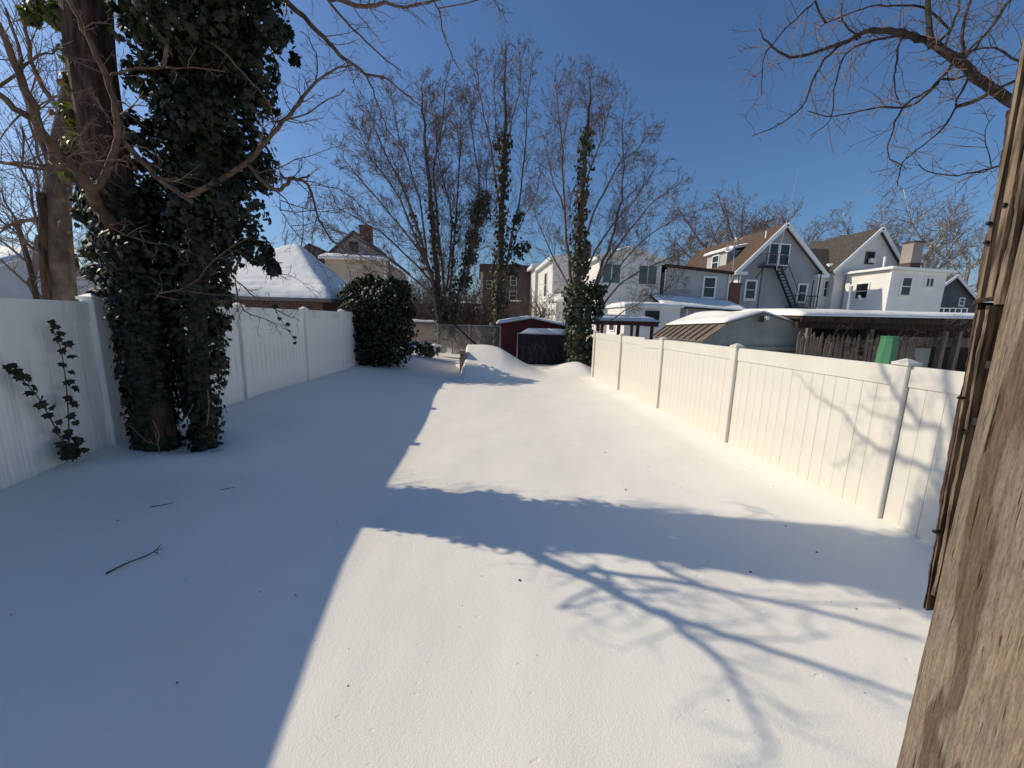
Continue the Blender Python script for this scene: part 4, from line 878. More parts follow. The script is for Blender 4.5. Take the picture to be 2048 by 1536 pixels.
# ------------------------------------------------------------------ outbuildings over the right fence
# sheet-metal barn shed
Y0, Y1 = 9.4, 12.1; P = [(5.90, 1.58), (6.56, 2.06), (7.48, 2.33), (8.6, 2.04), (9.3, 1.55)]
h = thing('metal_shed', 'grey sheet-metal barn shed with ribbed brown roof and snow on top', 'shed', (P[0][0], Y0, 0))
mb = MB(); mb.poly([(P[0][0], Y0, -.1), (P[-1][0], Y0, -.1)] + [(x, Y0, z) for x, z in reversed(P)]); mb.poly([(P[-1][0], Y1, -.1), (P[0][0], Y1, -.1)] + [(x, Y1, z) for x, z in P])
mb.quad((P[0][0], Y1, -.1), (P[0][0], Y0, -.1), (P[0][0], Y0, P[0][1]), (P[0][0], Y1, P[0][1])); mb.quad((P[-1][0], Y0, -.1), (P[-1][0], Y1, -.1), (P[-1][0], Y1, P[-1][1]), (P[-1][0], Y0, P[-1][1])); mb.build('body', M['shedgrey'], h)
wx = P[0][0] + .1
for k in range(8):
    x = P[0][0] + .05 + k * .43; MB().box(x, x + .41, Y0 - .022, Y0 - .004, 0, 1.34).build('wall_panel', M['shedgrey'], h)
MB().box(P[0][0], P[-1][0] + .03, Y0 - .05, Y0 - .024, 1.36, 1.46).build('header_beam', M['shedgrey'], h)
xd = at(1537, 700, Y0).x; MB().box(xd, xd + .1, Y0 - .04, Y0 - .023, 0, 1.36).build('door_edge', M['darkwood'], h)
for (xa, za), (xb, zb), mt in ((P[0], P[1], 'metalbrown'), (P[1], P[2], 'shedgrey'), (P[2], P[3], 'shedgrey'), (P[3], P[4], 'metalbrown')):
    low = (xa, za) if za < zb else (xb, zb); hi = (xb, zb) if za < zb else (xa, za)
    dx = (low[0] - hi[0]); dz = (low[1] - hi[1]); lo2 = (low[0] + dx * .06, low[1] + dz * .06)
    if mt == 'metalbrown':
        n = 9
        for k in range(n):
            ya = Y0 - .06 + (Y1 - Y0 + .12) * k / n; yb = Y0 - .06 + (Y1 - Y0 + .12) * (k + 1) / n
            mb = MB(); mb.prism([(lo2[0], ya + .012, lo2[1] + .004), (lo2[0], yb - .012, lo2[1] + .004), (hi[0], yb - .012, hi[1] + .004), (hi[0], ya + .012, hi[1] + .004)], [(lo2[0], ya + .012, lo2[1] + .03), (lo2[0], yb - .012, lo2[1] + .03), (hi[0], yb - .012, hi[1] + .03), (hi[0], ya + .012, hi[1] + .03)]); mb.build('roof_panel', M['metalbrown'], h)
            MB().bar((lo2[0], yb, lo2[1] + .045), (hi[0], yb, hi[1] + .045), .03, .06).build('roof_rib', M['metalbrown'], h)
    else: slab(h, (lo2[0], Y0 - .06, lo2[1] + .03), (hi[0], Y0 - .06, hi[1] + .03), (hi[0], Y1 + .06, hi[1] + .03), (lo2[0], Y1 + .06, lo2[1] + .03), .03, 'metalbrown')
snow_quad(h, (P[1][0] - .12, Y0 - .04, P[1][1] + .0), (P[2][0], Y0 - .04, P[2][1] + .03), (P[2][0], Y1 + .04, P[2][1] + .03), (P[1][0] - .28, Y1 + .04, P[1][1] - .10), .10, 12, 22, amp=.5, edge=.12)
snow_quad(h, (P[2][0], Y0 - .04, P[2][1] + .03), (P[3][0] + .1, Y0 - .04, P[3][1] - .02), (P[3][0] + .1, Y1 + .04, P[3][1] - .02), (P[2][0], Y1 + .04, P[2][1] + .03), .09, 12, 20, amp=.5, edge=.12)
q = at(1522, 637, Y0 - .1); MB().box(q.x - .07, q.x + .06, Y0 - .14, Y0 - .10, q.z - .09, q.z + .07).build('solar_panel', M['black'], h); MB().box(q.x + .10, q.x + .17, Y0 - .18, Y0 - .06, q.z - .03, q.z + .05).build('lamp_head', M['trim'], h)
# long open-fronted wooden shelter with snow along its roof
Yc = 9.3; xa, xb = 8.35, 16.5; zt = 2.28
h = thing('wooden_shelter', 'long low wooden shelter with thick snow along its roof behind the right fence', 'shelter', (xa, Yc, 0))
slab(h, (xa - .1, Yc - .25, zt), (xb, Yc - .25, zt + .06), (xb, Yc + 2.4, zt + .16), (xa - .1, Yc + 2.4, zt + .1), .08, 'darkwood')
MB().box(xa - .1, xb, Yc - .3, Yc - .26, zt - .14, zt - .01).build('fascia', M['darkwood'], h); MB().box(xa, xb, Yc - .1, Yc, zt - .30, zt - .1).build('beam', M['darkwood'], h)
snow_quad(h, (xa - .1, Yc - .3, zt + .0), (xb, Yc - .3, zt + .06), (xb, Yc + 2.3, zt + .16), (xa - .1, Yc + 2.3, zt + .1), .15, 60, 8, amp=.25, edge=.15)
for x in (8.6, 10.4, 12.6, 13.05): MB().box(x - .06, x + .06, Yc - .22, Yc - .10, -.1, zt - .3).build('post', M['oldwood'], h)
MB().box(xa, xb + 3, Yc + 2.2, Yc + 2.3, -.1, zt).build('back_wall', M['darkwood'], h)
MB().box(11.0, 14.0, Yc - .02, Yc + .04, 1.55, 1.80).build('plank', M['oldwood'], h); MB().box(11.55, 12.45, Yc - .06, Yc - .03, -.1, 1.52).build('grey_sheet', M['shedgrey'], h)
bt2 = Bare(random.Random(9)); bt2.shoots([Vector((12.0, Yc - .3, 2.2)), Vector((12.5, Yc - .3, 2.1)), Vector((13.0, Yc - .35, 2.15)), Vector((13.4, Yc - .3, 2.0))], 34, .55, .006, 70, 1, -.05, wob=.35, kids=3); bt2.shoots([Vector((8.3, Yc - .5, 1.8)), Vector((9.5, Yc - .5, 1.5)), Vector((10.8, Yc - .5, 1.7)), Vector((12.2, Yc - .45, 1.6))], 110, .55, .006, 70, 1, -.05, wob=.35, kids=3)
bt2.tw.build('dry_vines', M['twig'], h, kind='stuff')
pf = thing('picket_fence', 'old grey picket fence with pointed tops under the wooden shelter roof', 'fence', (8.4, Yc - .4, 0))
me = MB(); w = .042; me.prism([(-w, -.01, -.1), (w, -.01, -.1), (w, -.01, 1.55), (0, -.01, 1.66), (-w, -.01, 1.55)], [(-w, .01, -.1), (w, .01, -.1), (w, .01, 1.55), (0, .01, 1.66), (-w, .01, 1.55)])
pm = bpy.data.meshes.new('picket'); pm.from_pydata(me.v, [], me.f); pm.update()
rg = random.Random(8)
for k in range(34):
    if k in (17, 18, 27): continue
    o = link_mesh('picket', pm, M['oldwood'], pf, (8.2 + k * .1, Yc - .4 + rg.uniform(-.01, .01), rg.uniform(.10, .24))); o.rotation_euler = (0, rg.uniform(-.03, .03), 0)
MB().box(8.15, 11.6, Yc - .38, Yc - .34, 1.2, 1.29).build('rail', M['oldwood'], pf)
# green wrapped post
q = at(1767, 720, 7.6); qt = at(1773, 672, 7.6)
h = thing('green_wrapped_post', 'green plastic wrapped tapering post standing up behind the right fence', 'post', (q.x, 7.6, 0))
a, b = .17, .115; zt = qt.z
mb = MB(); ring = lambda r, z, c: [(q.x + c + r * math.cos(t), 7.6 + r * math.sin(t), z) for t in [i * math.pi / 4 + .3 for i in range(8)]]
mb.prism(ring(.21, -.1, 0), ring(.155, zt - .03, .05)); mb.build('wrap', M['green'], h); MB().prism(ring(.165, zt - .03, .05), ring(.165, zt, .05)).build('top_band', M['green'], h)
mb = MB(); mb.tube([(q.x - .03, 7.6 - .19, .5), (q.x + .05, 7.6 - .14, zt - .08)], [.008, .008], 4); mb.tube([(q.x - .04, 7.6 - .13, zt - .02), (q.x + .05, 7.6 - .15, zt - .10), (q.x + .14, 7.6 - .12, zt - .02)], [.008] * 3, 4); mb.build('seam', M['green'], h)
# maroon pergola
Yg = 17.6; x0, x1 = X_(1190, 650, Yg), X_(1312, 655, Yg); zt = 2.02
h = thing('pergola', 'dark maroon pergola with snow on its flat roof near end of right fence', 'pergola', (x0, Yg, 0))
for x in (x0 + .15, (x0 + x1) / 2 - .35, (x0 + x1) / 2 + .6, x1 - .2):
    for y in (Yg, Yg + 2.4): MB().box(x - .06, x + .06, y - .06, y + .06, -.1, zt - .14).build('post', M['maroon'], h)
MB().box(x0, x1, Yg - .1, Yg + .1, zt - .14, zt + .02).build('beam', M['maroon'], h); MB().box(x0, x1, Yg + 2.3, Yg + 2.5, zt - .14, zt + .02).build('beam', M['maroon'], h)
slab(h, (x0 - .1, Yg - .2, zt + .06), (x1 + .1, Yg - .2, zt + .06), (x1 - .2, Yg + 2.6, zt + .30), (x0 + .2, Yg + 2.6, zt + .30), .04, 'maroon'); snow_quad(h, (x0 - .08, Yg - .18, zt + .06), (x1 + .08, Yg - .18, zt + .06), (x1 - .2, Yg + 2.5, zt + .30), (x0 + .2, Yg + 2.5, zt + .30), .13, 20, 8)
# red shed
Yr = 19; x0, x1 = 1.25, 4.75; xm = 2.75; ze = 1.80; zr = 2.06
h = thing('red_shed', 'small red garden shed with snowy low gable roof behind the black screen', 'shed', (x0, Yr, 0))
MB().poly([(x0, Yr, -.1), (x1, Yr, -.1), (x1, Yr, ze - .12), (xm, Yr, zr), (x0, Yr, ze)]).build('front_wall', M['red'], h); MB().box(x0 + .01, x1 - .01, Yr + .02, Yr + 2.6, -.1, ze - .14).build('body', M['red'], h)
for k in range(15): x = x0 + .02 + k * .23; MB().box(x, x + .222, Yr - .025, Yr - .004, -.1, min(np.interp(x, [x0, xm, x1], [ze, zr, ze - .12]), np.interp(x + .222, [x0, xm, x1], [ze, zr, ze - .12])) - .02).build('plank', M['red'], h)
slab(h, (x0 - .2, Yr - .2, ze), (xm, Yr - .2, zr + .05), (xm, Yr + 2.7, zr + .05), (x0 - .2, Yr + 2.7, ze), .05, 'maroon'); slab(h, (xm, Yr - .2, zr + .05), (x1 + .2, Yr - .2, ze - .13), (x1 + .2, Yr + 2.7, ze - .13), (xm, Yr + 2.7, zr + .05), .05, 'maroon')
snow_quad(h, (x0 - .2, Yr - .2, ze), (xm, Yr - .2, zr + .05), (xm, Yr + 2.7, zr + .05), (x0 - .2, Yr + 2.7, ze), .15, 10, 10); snow_quad(h, (xm, Yr - .2, zr + .05), (x1 + .2, Yr - .2, ze - .13), (x1 + .2, Yr + 2.7, ze - .13), (xm, Yr + 2.7, zr + .05), .15, 14, 10)
# black screened chain-link panel
Ys = 16.9; q0, q1 = at(1034, 712, Ys), at(1146, 715, Ys); zt = Z_(1060, 667, Ys)
h = thing('screened_gate', 'black screen fabric on a chain-link gate in front of the red shed', 'gate', (q0.x, Ys, 0))
fr = MB(); fr.tube([(q0.x, Ys, -.1), (q0.x, Ys, zt), (q1.x, Ys, zt - .03)], [.022] * 3, 8); fr.build('frame', M['galv'], h)
mb = MB(); n = 30
for i in range(n + 1):
    x = q0.x + .03 + (q1.x - q0.x) * i / n; o = .025 * math.sin(i * 1.3) + .015 * math.sin(i * 3.1); mb.v += [(x, Ys + .02 + o, .02), (x, Ys + .02 + o * .3, zt - .03), (x, Ys + .03 + o * .3, zt - .03), (x, Ys + .03 + o, .02)]
for i in range(n):
    a = i * 4; mb.f += [(a, a + 4, a + 5, a + 1), (a + 2, a + 6, a + 7, a + 3), (a + 1, a + 5, a + 6, a + 2)]
mb.build('screen', M['fabric'], h)
snow_quad(h, (q0.x + .1, Ys - .0, zt + .01), (q1.x - .05, Ys - .0, zt - .02), (q1.x - .5, Ys + .35, zt + .22), (q0.x + .55, Ys + .35, zt + .22), .03, 16, 4, name='snow', edge=.1)
def wire(parent, x0, x1, y, z0, z1, s=.07, r=.0035):
    mb = MB(); H = z1 - z0; x = x0 - H
    while x < x1:
        for sgn in (1, -1):
            xa, xb = (x, x + H) if sgn > 0 else (x + H, x); za, zb = z0, z1
            # clip to the panel
            t0, t1 = 0, 1
            for lo, hi in ((x0, x1),):
                d = xb - xa; ta, tb = sorted(((lo - xa) / d, (hi - xa) / d)); t0, t1 = max(t0, ta), min(t1, tb)
            if t1 > t0: mb.tube([(xa + (xb - xa) * t0, y + sgn * .003, za + H * t0), (xa + (xb - xa) * t1, y + sgn * .003, za + H * t1)], [r, r], 3)
        x += s
    return mb.build('wire_mesh', M['galv'], parent, kind='stuff')
wire(h, q0.x, q1.x, Ys + .09, .05, zt - .02, .09, .0014)
vn = MB(); rg = random.Random(14)
for k in range(14):
    x = q0.x + rg.uniform(.1, 2.2); z = .05; p = [Vector((x, Ys - .06, z))]; dx = rg.uniform(-.12, .12)
    for j in range(6): x += dx + rg.gauss(0, .05); z += rg.uniform(.1, .24); p.append(Vector((min(max(x, q0.x), q1.x), Ys - .06, min(z, zt - .02))))
    vn.tube(p, [.006] * 7, 3)
vn.build('dry_vines', M['twig'], h, kind='stuff')
# back chain-link fence and brown pickets
Yb = 18.6; x0, x1 = X_(812, 690, Yb), X_(1000, 690, Yb)
h = thing('chain_link_fence', 'low chain-link fence across the far end of the yard', 'fence', (x0, Yb, gz(x0, Yb)))
for k in range(4): x = x0 + (x1 - x0) * k / 3; MB().tube([(x, Yb, -.1), (x, Yb, 1.75)], [.028, .028], 8).build('post', M['galv'], h)
MB().tube([(x0, Yb, 1.7), (x1, Yb, 1.7)], [.02, .02], 6).build('top_rail', M['galv'], h); wire(h, x0, x1, Yb, .2, 1.7, .09)
Yp = 21.5; xa, xb = X_(905, 680, Yp), X_(988, 680, Yp)
h = thing('brown_picket_fence', 'small brown picket fence behind the snow bank', 'fence', (xa, Yp, 0))
me = MB(); w = .05; me.prism([(-w, -.01, 0), (w, -.01, 0), (w, -.01, 1.5), (0, -.01, 1.58), (-w, -.01, 1.5)], [(-w, .01, 0), (w, .01, 0), (w, .01, 1.5), (0, .01, 1.58), (-w, .01, 1.5)])
pm2 = bpy.data.meshes.new('picket'); pm2.from_pydata(me.v, [], me.f); pm2.update()
nb = int((xb - xa) / .125)
for k in range(nb): link_mesh('picket', pm2, M['oldwood'] if k > 6 or k < 3 else M['beige'], h, (xa + k * .125, Yp, rg.uniform(-.03, .03)))
MB().box(xa, xb, Yp + .02, Yp + .06, 1.1, 1.2).build('rail', M['oldwood'], h)
lw = thing('brick_wall', 'low red brick wall seen through the chain-link fence on the left', 'wall', (X_(800, 680, 23), 23, 0))
MB().box(X_(800, 680, 23), X_(878, 680, 23), 23, 23.2, -.1, 1.75).build('wall', M['brick'], lw); snow_quad(lw, (X_(800, 680, 23), 22.98, 1.75), (X_(878, 680, 23), 22.98, 1.75), (X_(878, 680, 23), 23.22, 1.75), (X_(800, 680, 23), 23.22, 1.75), .16, 16, 3, edge=.06)
# tan block half-sunk in the bank and a leaning pole
b0 = at(925, 717, 13.9)
h = thing('tan_block', 'tan masonry block end standing at the left edge of the snow bank', 'block', (b0.x, 13.9, b0.z - .36))
mb = MB().box(b0.x - .10, b0.x + .10, 13.8, 14.3, b0.z - .55, b0.z + .01); mb.build('lower_block', M['tan'], h); MB().box(b0.x - .09, b0.x + .11, 13.82, 14.3, b0.z + .03, b0.z + .30).build('upper_block', M['tan'], h)
MB().box(b0.x - .05, b0.x + .03, 13.805, 13.85, b0.z + .10, b0.z + .16).build('dark_slot', M['black'], h); MB().box(b0.x - .105, b0.x + .115, 13.81, 14.3, b0.z + .005, b0.z + .035).build('joint', M['oldwood'], h)
lp = thing('leaning_pole', 'dark pole leaning down onto the snow bank beside the pickets', 'pole', tuple(at(955, 690, 18.2))); MB().tube([at(908, 648, 18.3), at(956, 694, 18.0)], [.04, .05], 7).build('pole', M['darkwood'], lp)

# ------------------------------------------------------------------ buildings beyond the yard's end and to the left
Y = 46; x0, x1 = X_(962, 600, Y), X_(1062, 600, Y); zt = Z_(1000, 545, Y)
h = thing('brown_house', 'dusky pink-brown house far behind the tall narrow tree', 'house', (x0, Y, 0))
shell(h, x0, x1, Y, Y + 9, 0, zt).build('body', M['pinkbrick'], h); wall(h, 'front', (x0, Y), [(0, zt), (x1 - x0, zt)], 0, M['pinkbrick'], .2)
MB().box(x0 - .2, x1 + .2, Y - .3, Y + 9, zt, zt + .9).build('parapet', M['brick_dark'], h); MB().box(x0 - .08, x0 + .22, Y - .1, Y - .01, 0, zt).build('corner_trim', M['beige'], h)
for a, b, ya, yb in ((1022, 1032, 553, 570), (1020, 1032, 583, 600), (974, 983, 562, 576)): wpx(a, b, ya, yb, Y, frame=.09, trim='beige' if a < 1000 else 'greysiding', sill=False)
for a, b, y in ((976, 988, 598), (1020, 1040, 601)): MB().box(X_(a, y, Y), X_(b, y, Y), Y - .8, Y - .03, Z_(a, y, Y) - .1, Z_(a, y, Y)).build('snowy_ledge', M['roofsnow'], h)
bx0, bx1 = X_(951, 625, 43), X_(963, 625, 43)
b = MB().box(bx0, bx1, 43, 45.9, 0, Z_(955, 618, 43)); b.build('bay', M['beige'], h); wpx(953, 960, 622, 634, 43, frame=.1); snow_quad(h, (bx0 - .1, 42.9, Z_(955, 618, 43)), (bx1 + .1, 42.9, Z_(955, 618, 43)), (bx1 + .1, 45.8, Z_(955, 616, 43)), (bx0 - .1, 45.8, Z_(955, 616, 43)), .2, 5, 5)
Y = 38; x0, x1 = X_(822, 620, Y), X_(872, 620, Y); zt = Z_(845, 607, Y)
h = thing('brown_garage', 'small brown brick garage with snowy roof beyond the fan-shaped tree', 'garage', (x0, Y, 0))
MB().box(x0, x1, Y, Y + 6, 0, zt).build('body', M['pinkbrick'], h); window(h, 'front', (0, Y), X_(825, 625, Y), X_(845, 625, Y), 0, Z_(835, 614, Y), .15, 'glass', 'beige', rail=False, sill=False, name='door'); snow_quad(h, (x0 - .2, Y - .2, zt), (x1 + .2, Y - .2, zt), (x1 + .2, Y + 6, zt + .3), (x0 - .2, Y + 6, zt + .3), .2, 8, 6)
Y = 60; x0, x1 = X_(842, 620, Y), X_(965, 620, Y); zt = Z_(900, 606, Y)
h = thing('long_brown_building', 'long low brown building on the horizon between the bare trunks', 'building', (x0, Y, 0))
MB().box(x0, x1, Y, Y + 8, 0, zt).build('body', M['pinkbrick'], h); snow_quad(h, (x0, Y, zt), (x1, Y, zt), (x1, Y + 8, zt + .3), (x0, Y + 8, zt + .3), .25, 14, 6)
for px in (860, 885, 905, 930): window(h, 'front', (0, Y), X_(px, 625, Y), X_(px + 10, 625, Y), 1.0, 2.5, .1)
# beige gable house
Y = 35; x0, x1 = -12.95, -7.95; ze = 6.85
h = thing('beige_house', 'beige house with grey attic gable, snowy pent roof and brick chimney', 'house', (x0, Y, 0))
shell(h, x0, x1, Y, Y + 10, 0, ze).build('body', M['beige'], h); wall(h, 'front', (x0, Y), [(0, ze), (x1 - x0, ze)], 0, M['beige'], .16); wall(h, 'right', (x1, Y), [(0, ze), (10, ze)], 0, M['beige'], .16)
xm = -10.64; zr = 9.2; gx0, gx1 = x0 - .1, x1 + .1
wall(h, 'front', (gx0, Y + .9), [(0, ze + .2), (xm - gx0, zr), (gx1 - gx0, ze + .2)], ze, M['greysiding'], .14, name='attic_wall')
slab(h, (gx0 - .5, Y + .5, ze - .0), (xm, Y + .5, zr + .18), (xm, Y + 10, zr + .18), (gx0 - .5, Y + 10, ze), .14, 'roofdark'); slab(h, (xm, Y + .5, zr + .18), (gx1 + .5, Y + .5, ze), (gx1 + .5, Y + 10, ze), (xm, Y + 10, zr + .18), .14, 'roofdark')
slab(h, (x0 - .4, Y - .5, ze + .05), (x1 + .4, Y - .5, ze + .05), (x1 + .4, Y + .9, ze + .45), (x0 - .4, Y + .9, ze + .45), .16, 'trim', 'pent_roof'); snow_quad(h, (x0 - .4, Y - .48, ze + .06), (x1 + .4, Y - .48, ze + .06), (x1 + .4, Y + .88, ze + .45), (x0 - .4, Y + .88, ze + .45), .16, 20, 6)
wpx(701, 715, 486, 501, Y + .9, frame=.08, glass='glass', trim='darkwood', rail=False)
MB().box(x1 - .08, x1 + .08, Y - .08, Y + .08, 0, ze).build('corner_trim', M['trim'], h); MB().tube([(x1 + .4, Y - .15, ze), (x1 + .4, Y - .15, 0)], [.06, .06], 6).build('downpipe', M['black'], h)
window(h, 'right', (x1, Y), 4.5, 5.3, 3.4, 5.0, .1); window(h, 'right', (x1, Y), 7.0, 7.7, 4.5, 5.4, .1)
ya = 37; chimney(h, X_(719, 470, ya), X_(741, 470, ya), ya, ya + .9, 7.6, Z_(730, 450, ya), 'brick')
Y = 40; h = thing('dark_roofed_house', 'dark brown shingled roof peeping above the snowy hip roof', 'house', (-17, Y, 0))
xa, xb = X_(560, 500, Y), X_(655, 510, Y); MB().box(xa, xb, Y, Y + 8, 0, 6.6).build('body', M['beige'], h); xm = (xa + X_(640, 500, Y)) / 2
slab(h, (xa - 1, Y - .4, 6.4), (X_(622, 488, Y), Y - .4, Z_(622, 488, Y)), (X_(622, 488, Y), Y + 8, Z_(622, 488, Y)), (xa - 1, Y + 8, 6.4), .2, 'roofdark'); slab(h, (X_(622, 488, Y), Y - .4, Z_(622, 488, Y)), (xb + .4, Y - .4, 6.5), (xb + .4, Y + 8, 6.5), (X_(622, 488, Y), Y + 8, Z_(622, 488, Y)), .2, 'roofdark')
# snow-laden hip-roofed brick garage over the left fence
x0, x1, y0, y1 = -10.8, -4.75, 13.0, 19.0; ze = 2.55; zr = 4.66; xa_ = -6.95
h = thing('hip_roof_garage', 'brick garage with a smooth snow-laden hip roof over the left fence', 'garage', (x0, y0, .2))
MB().box(x0 + .35, x1 - .35, y0 + .35, y1 - .35, -.1, ze - .12).build('brick_wall', M['brick_dark'], h)
MB().box(x0, x1, y0, y1, ze - .14, ze - .02).build('eave', M['darkwood'], h)
MB().box(x0 - .09, x1 + .09, y0 - .10, y0 - .004, ze - .12, ze - .005).build('gutter', M['darkhouse'], h); MB().box(x1 + .004, x1 + .10, y0, y1, ze - .12, ze - .005).build('gutter', M['darkhouse'], h)
mb = MB(); n, m = 70, 60; ph = [_snr.uniform(0, 6.28) for _ in range(6)]; hw = (y1 - y0) / 2
for j in range(m + 1):
    for i in range(n + 1):
        x = x0 - .05 + (x1 - x0 + .1) * i / n; y = y0 - .05 + (y1 - y0 + .1) * j / m
        e = max(0, min(x - x0, x1 - x, y - y0, y1 - y)); f = max(0, min((x1 - x) / (x1 - xa_), (x - x0) / (xa_ - x0), (y - y0) / hw, (y1 - y) / hw)); z = ze + (zr - ze) * (f - .06 * math.sin(f * math.pi)); z = zr - math.sqrt((zr - z) ** 2 + .03) + .05
        rip = .034 * math.sin(y * 17 + 2.2 * math.sin(x * 1.1) + math.sin(x * 3.1)) * math.exp(-(max(e - .6, 0) / .35) ** 2) if e > .02 else 0
        z += .16 * min(1, (e + .03) / .18) ** .5 + .03 * math.sin(x * 1.7 + ph[0]) * math.sin(y * 1.3 + ph[1]) + rip
        if i in (0, n) or j in (0, m): z = ze - .005
        mb.v.append((x, y, z))
for j in range(m):
    for i in range(n): a = j * (n + 1) + i; mb.f.append((a, a + 1, a + n + 2, a + n + 1))
mb.build('roof_snow', M['roofsnow'], h, smooth=True)
# pale clapboard house at far left, its gable end turned to the right
x0, x1, y0, y1, ym = -41, -28, 24.6, 31.6, 28.05; ze = 4.0; zr = 5.62
h = thing('clapboard_house', 'pale grey clapboard house with snowy gable roof at the left edge', 'house', (x1, y0, .2))
shell(h, x0, x1, y0, y1, -.1, ze).build('body', M['blue_grey'], h); wall(h, 'right', (x1, y0), [(0, ze), (ym - y0, zr), (y1 - y0, ze)], -.1, M['blue_grey'], .2, .03)
slab(h, (x0, y0 - .4, ze - .1), (x1 + .3, y0 - .4, ze - .1), (x1 + .3, ym, zr + .12), (x0, ym, zr + .12), .14, 'trim'); slab(h, (x0, ym, zr + .12), (x1 + .3, ym, zr + .12), (x1 + .3, y1 + .4, ze - .1), (x0, y1 + .4, ze - .1), .14, 'roofdark')
snow_quad(h, (x0, y0 - .35, ze - .08), (x1 + .2, y0 - .35, ze - .08), (x1 + .2, ym, zr + .13), (x0, ym, zr + .13), .2, 30, 16, amp=.7)
# utility pole
a = at(172, 600, 34); h = thing('utility_pole', 'wooden utility pole with crossarm and transformer beyond the left trees', 'utility pole', (a.x, 34, 0))
zt = Z_(163, 508, 34); MB().tube([(a.x, 34, -.1), (a.x - .25, 34, zt)], [.15, .11], 8).build('pole', M['darkwood'], h); MB().box(a.x - 1.3, a.x + .9, 33.95, 34.05, zt - .25, zt - .12).build('crossarm', M['darkwood'], h); MB().tube([(a.x - .55, 33.8, zt - 1.5), (a.x - .55, 33.8, zt - .8)], [.22, .22], 10).build('transformer', M['galv'], h)
for k, (dz, dx) in enumerate(((-.1, -1.2), (-.1, .8), (-1.0, -.1))): MB().tube(smooth_path([(a.x + dx, 34, zt + dz), (a.x + dx - 14, 33, zt + dz - .5), (a.x + dx - 30, 32, zt + dz + .4)], 6), [.018] * 13, 4).build('wire', M['black'], h)
a = at(45, 470, 14); h = thing('steel_pole', 'dark leaning pole standing in front of the pale clapboard house', 'pole', (a.x, 14, 0)); MB().tube([(a.x + .1, 14, -.1), (a.x + .05, 14, a.z - 1), (a.x - .1, 14, Z_(40, 440, 14))], [.07, .07, .06], 8).build('pole', M['darkwood'], h)

# ------------------------------------------------------------------ trees over the left fence
rng = random.Random(41)
b0 = at(125, 640, 5.35)
h = thing('bare_trunk_tree', 'thick bare brown trunk rising behind the near left fence', 'tree', (b0.x, 5.35, .2))
p = px_path([(132, 700), (129, 590), (121, 500), (116, 400), (124, 300), (146, 190), (168, 80), (190, -60)], 5.35)
p[0].z = .1; bumpy_trunk(MB(), p, .115, .10, flare=.1, seed=8).build('trunk', M['bark_grey'], h, smooth=True)
p2 = px_path([(100, 640), (95, 570), (88, 500), (88, 440), (82, 385)], 5.25); bumpy_trunk(MB(), p2, .06, .04, k=9, flare=.0, seed=9).build('trunk', M['bark'], h, smooth=True)
b = Bare(rng)
for L, r0 in (([(86, 440), (60, 436), (30, 448), (-5, 455)], .03), ([(86, 430), (98, 405), (108, 395)], .03), ([(92, 520), (50, 480), (20, 420), (-10, 370)], .02), ([(95, 540), (70, 440), (50, 340), (40, 260)], .02), ([(100, 560), (85, 460), (75, 360), (45, 250)], .018), ([(100, 330), (60, 230), (40, 120), (20, 20)], .03), ([(118, 420), (90, 340), (60, 250), (70, 150)], .02), ([(90, 500), (20, 460), (-30, 410)], .015), ([(105, 200), (60, 120), (50, 30), (40, -60)], .025), ([(112, 260), (140, 180), (150, 100)], .02)):
    p = wobble(px_path(L, 5.35, rng.uniform(-.4, .5)), rng, .012); b.limb(p, r0, r0 * .35, 5); b.shoots(p, 20, .75, .006, 36, 2, .06, wob=.08, kids=3, minr=.0022)
b.big.build('limb', M['twig'], h, smooth=True); b.tw.build('twigs', M['twig'], h, kind='stuff')

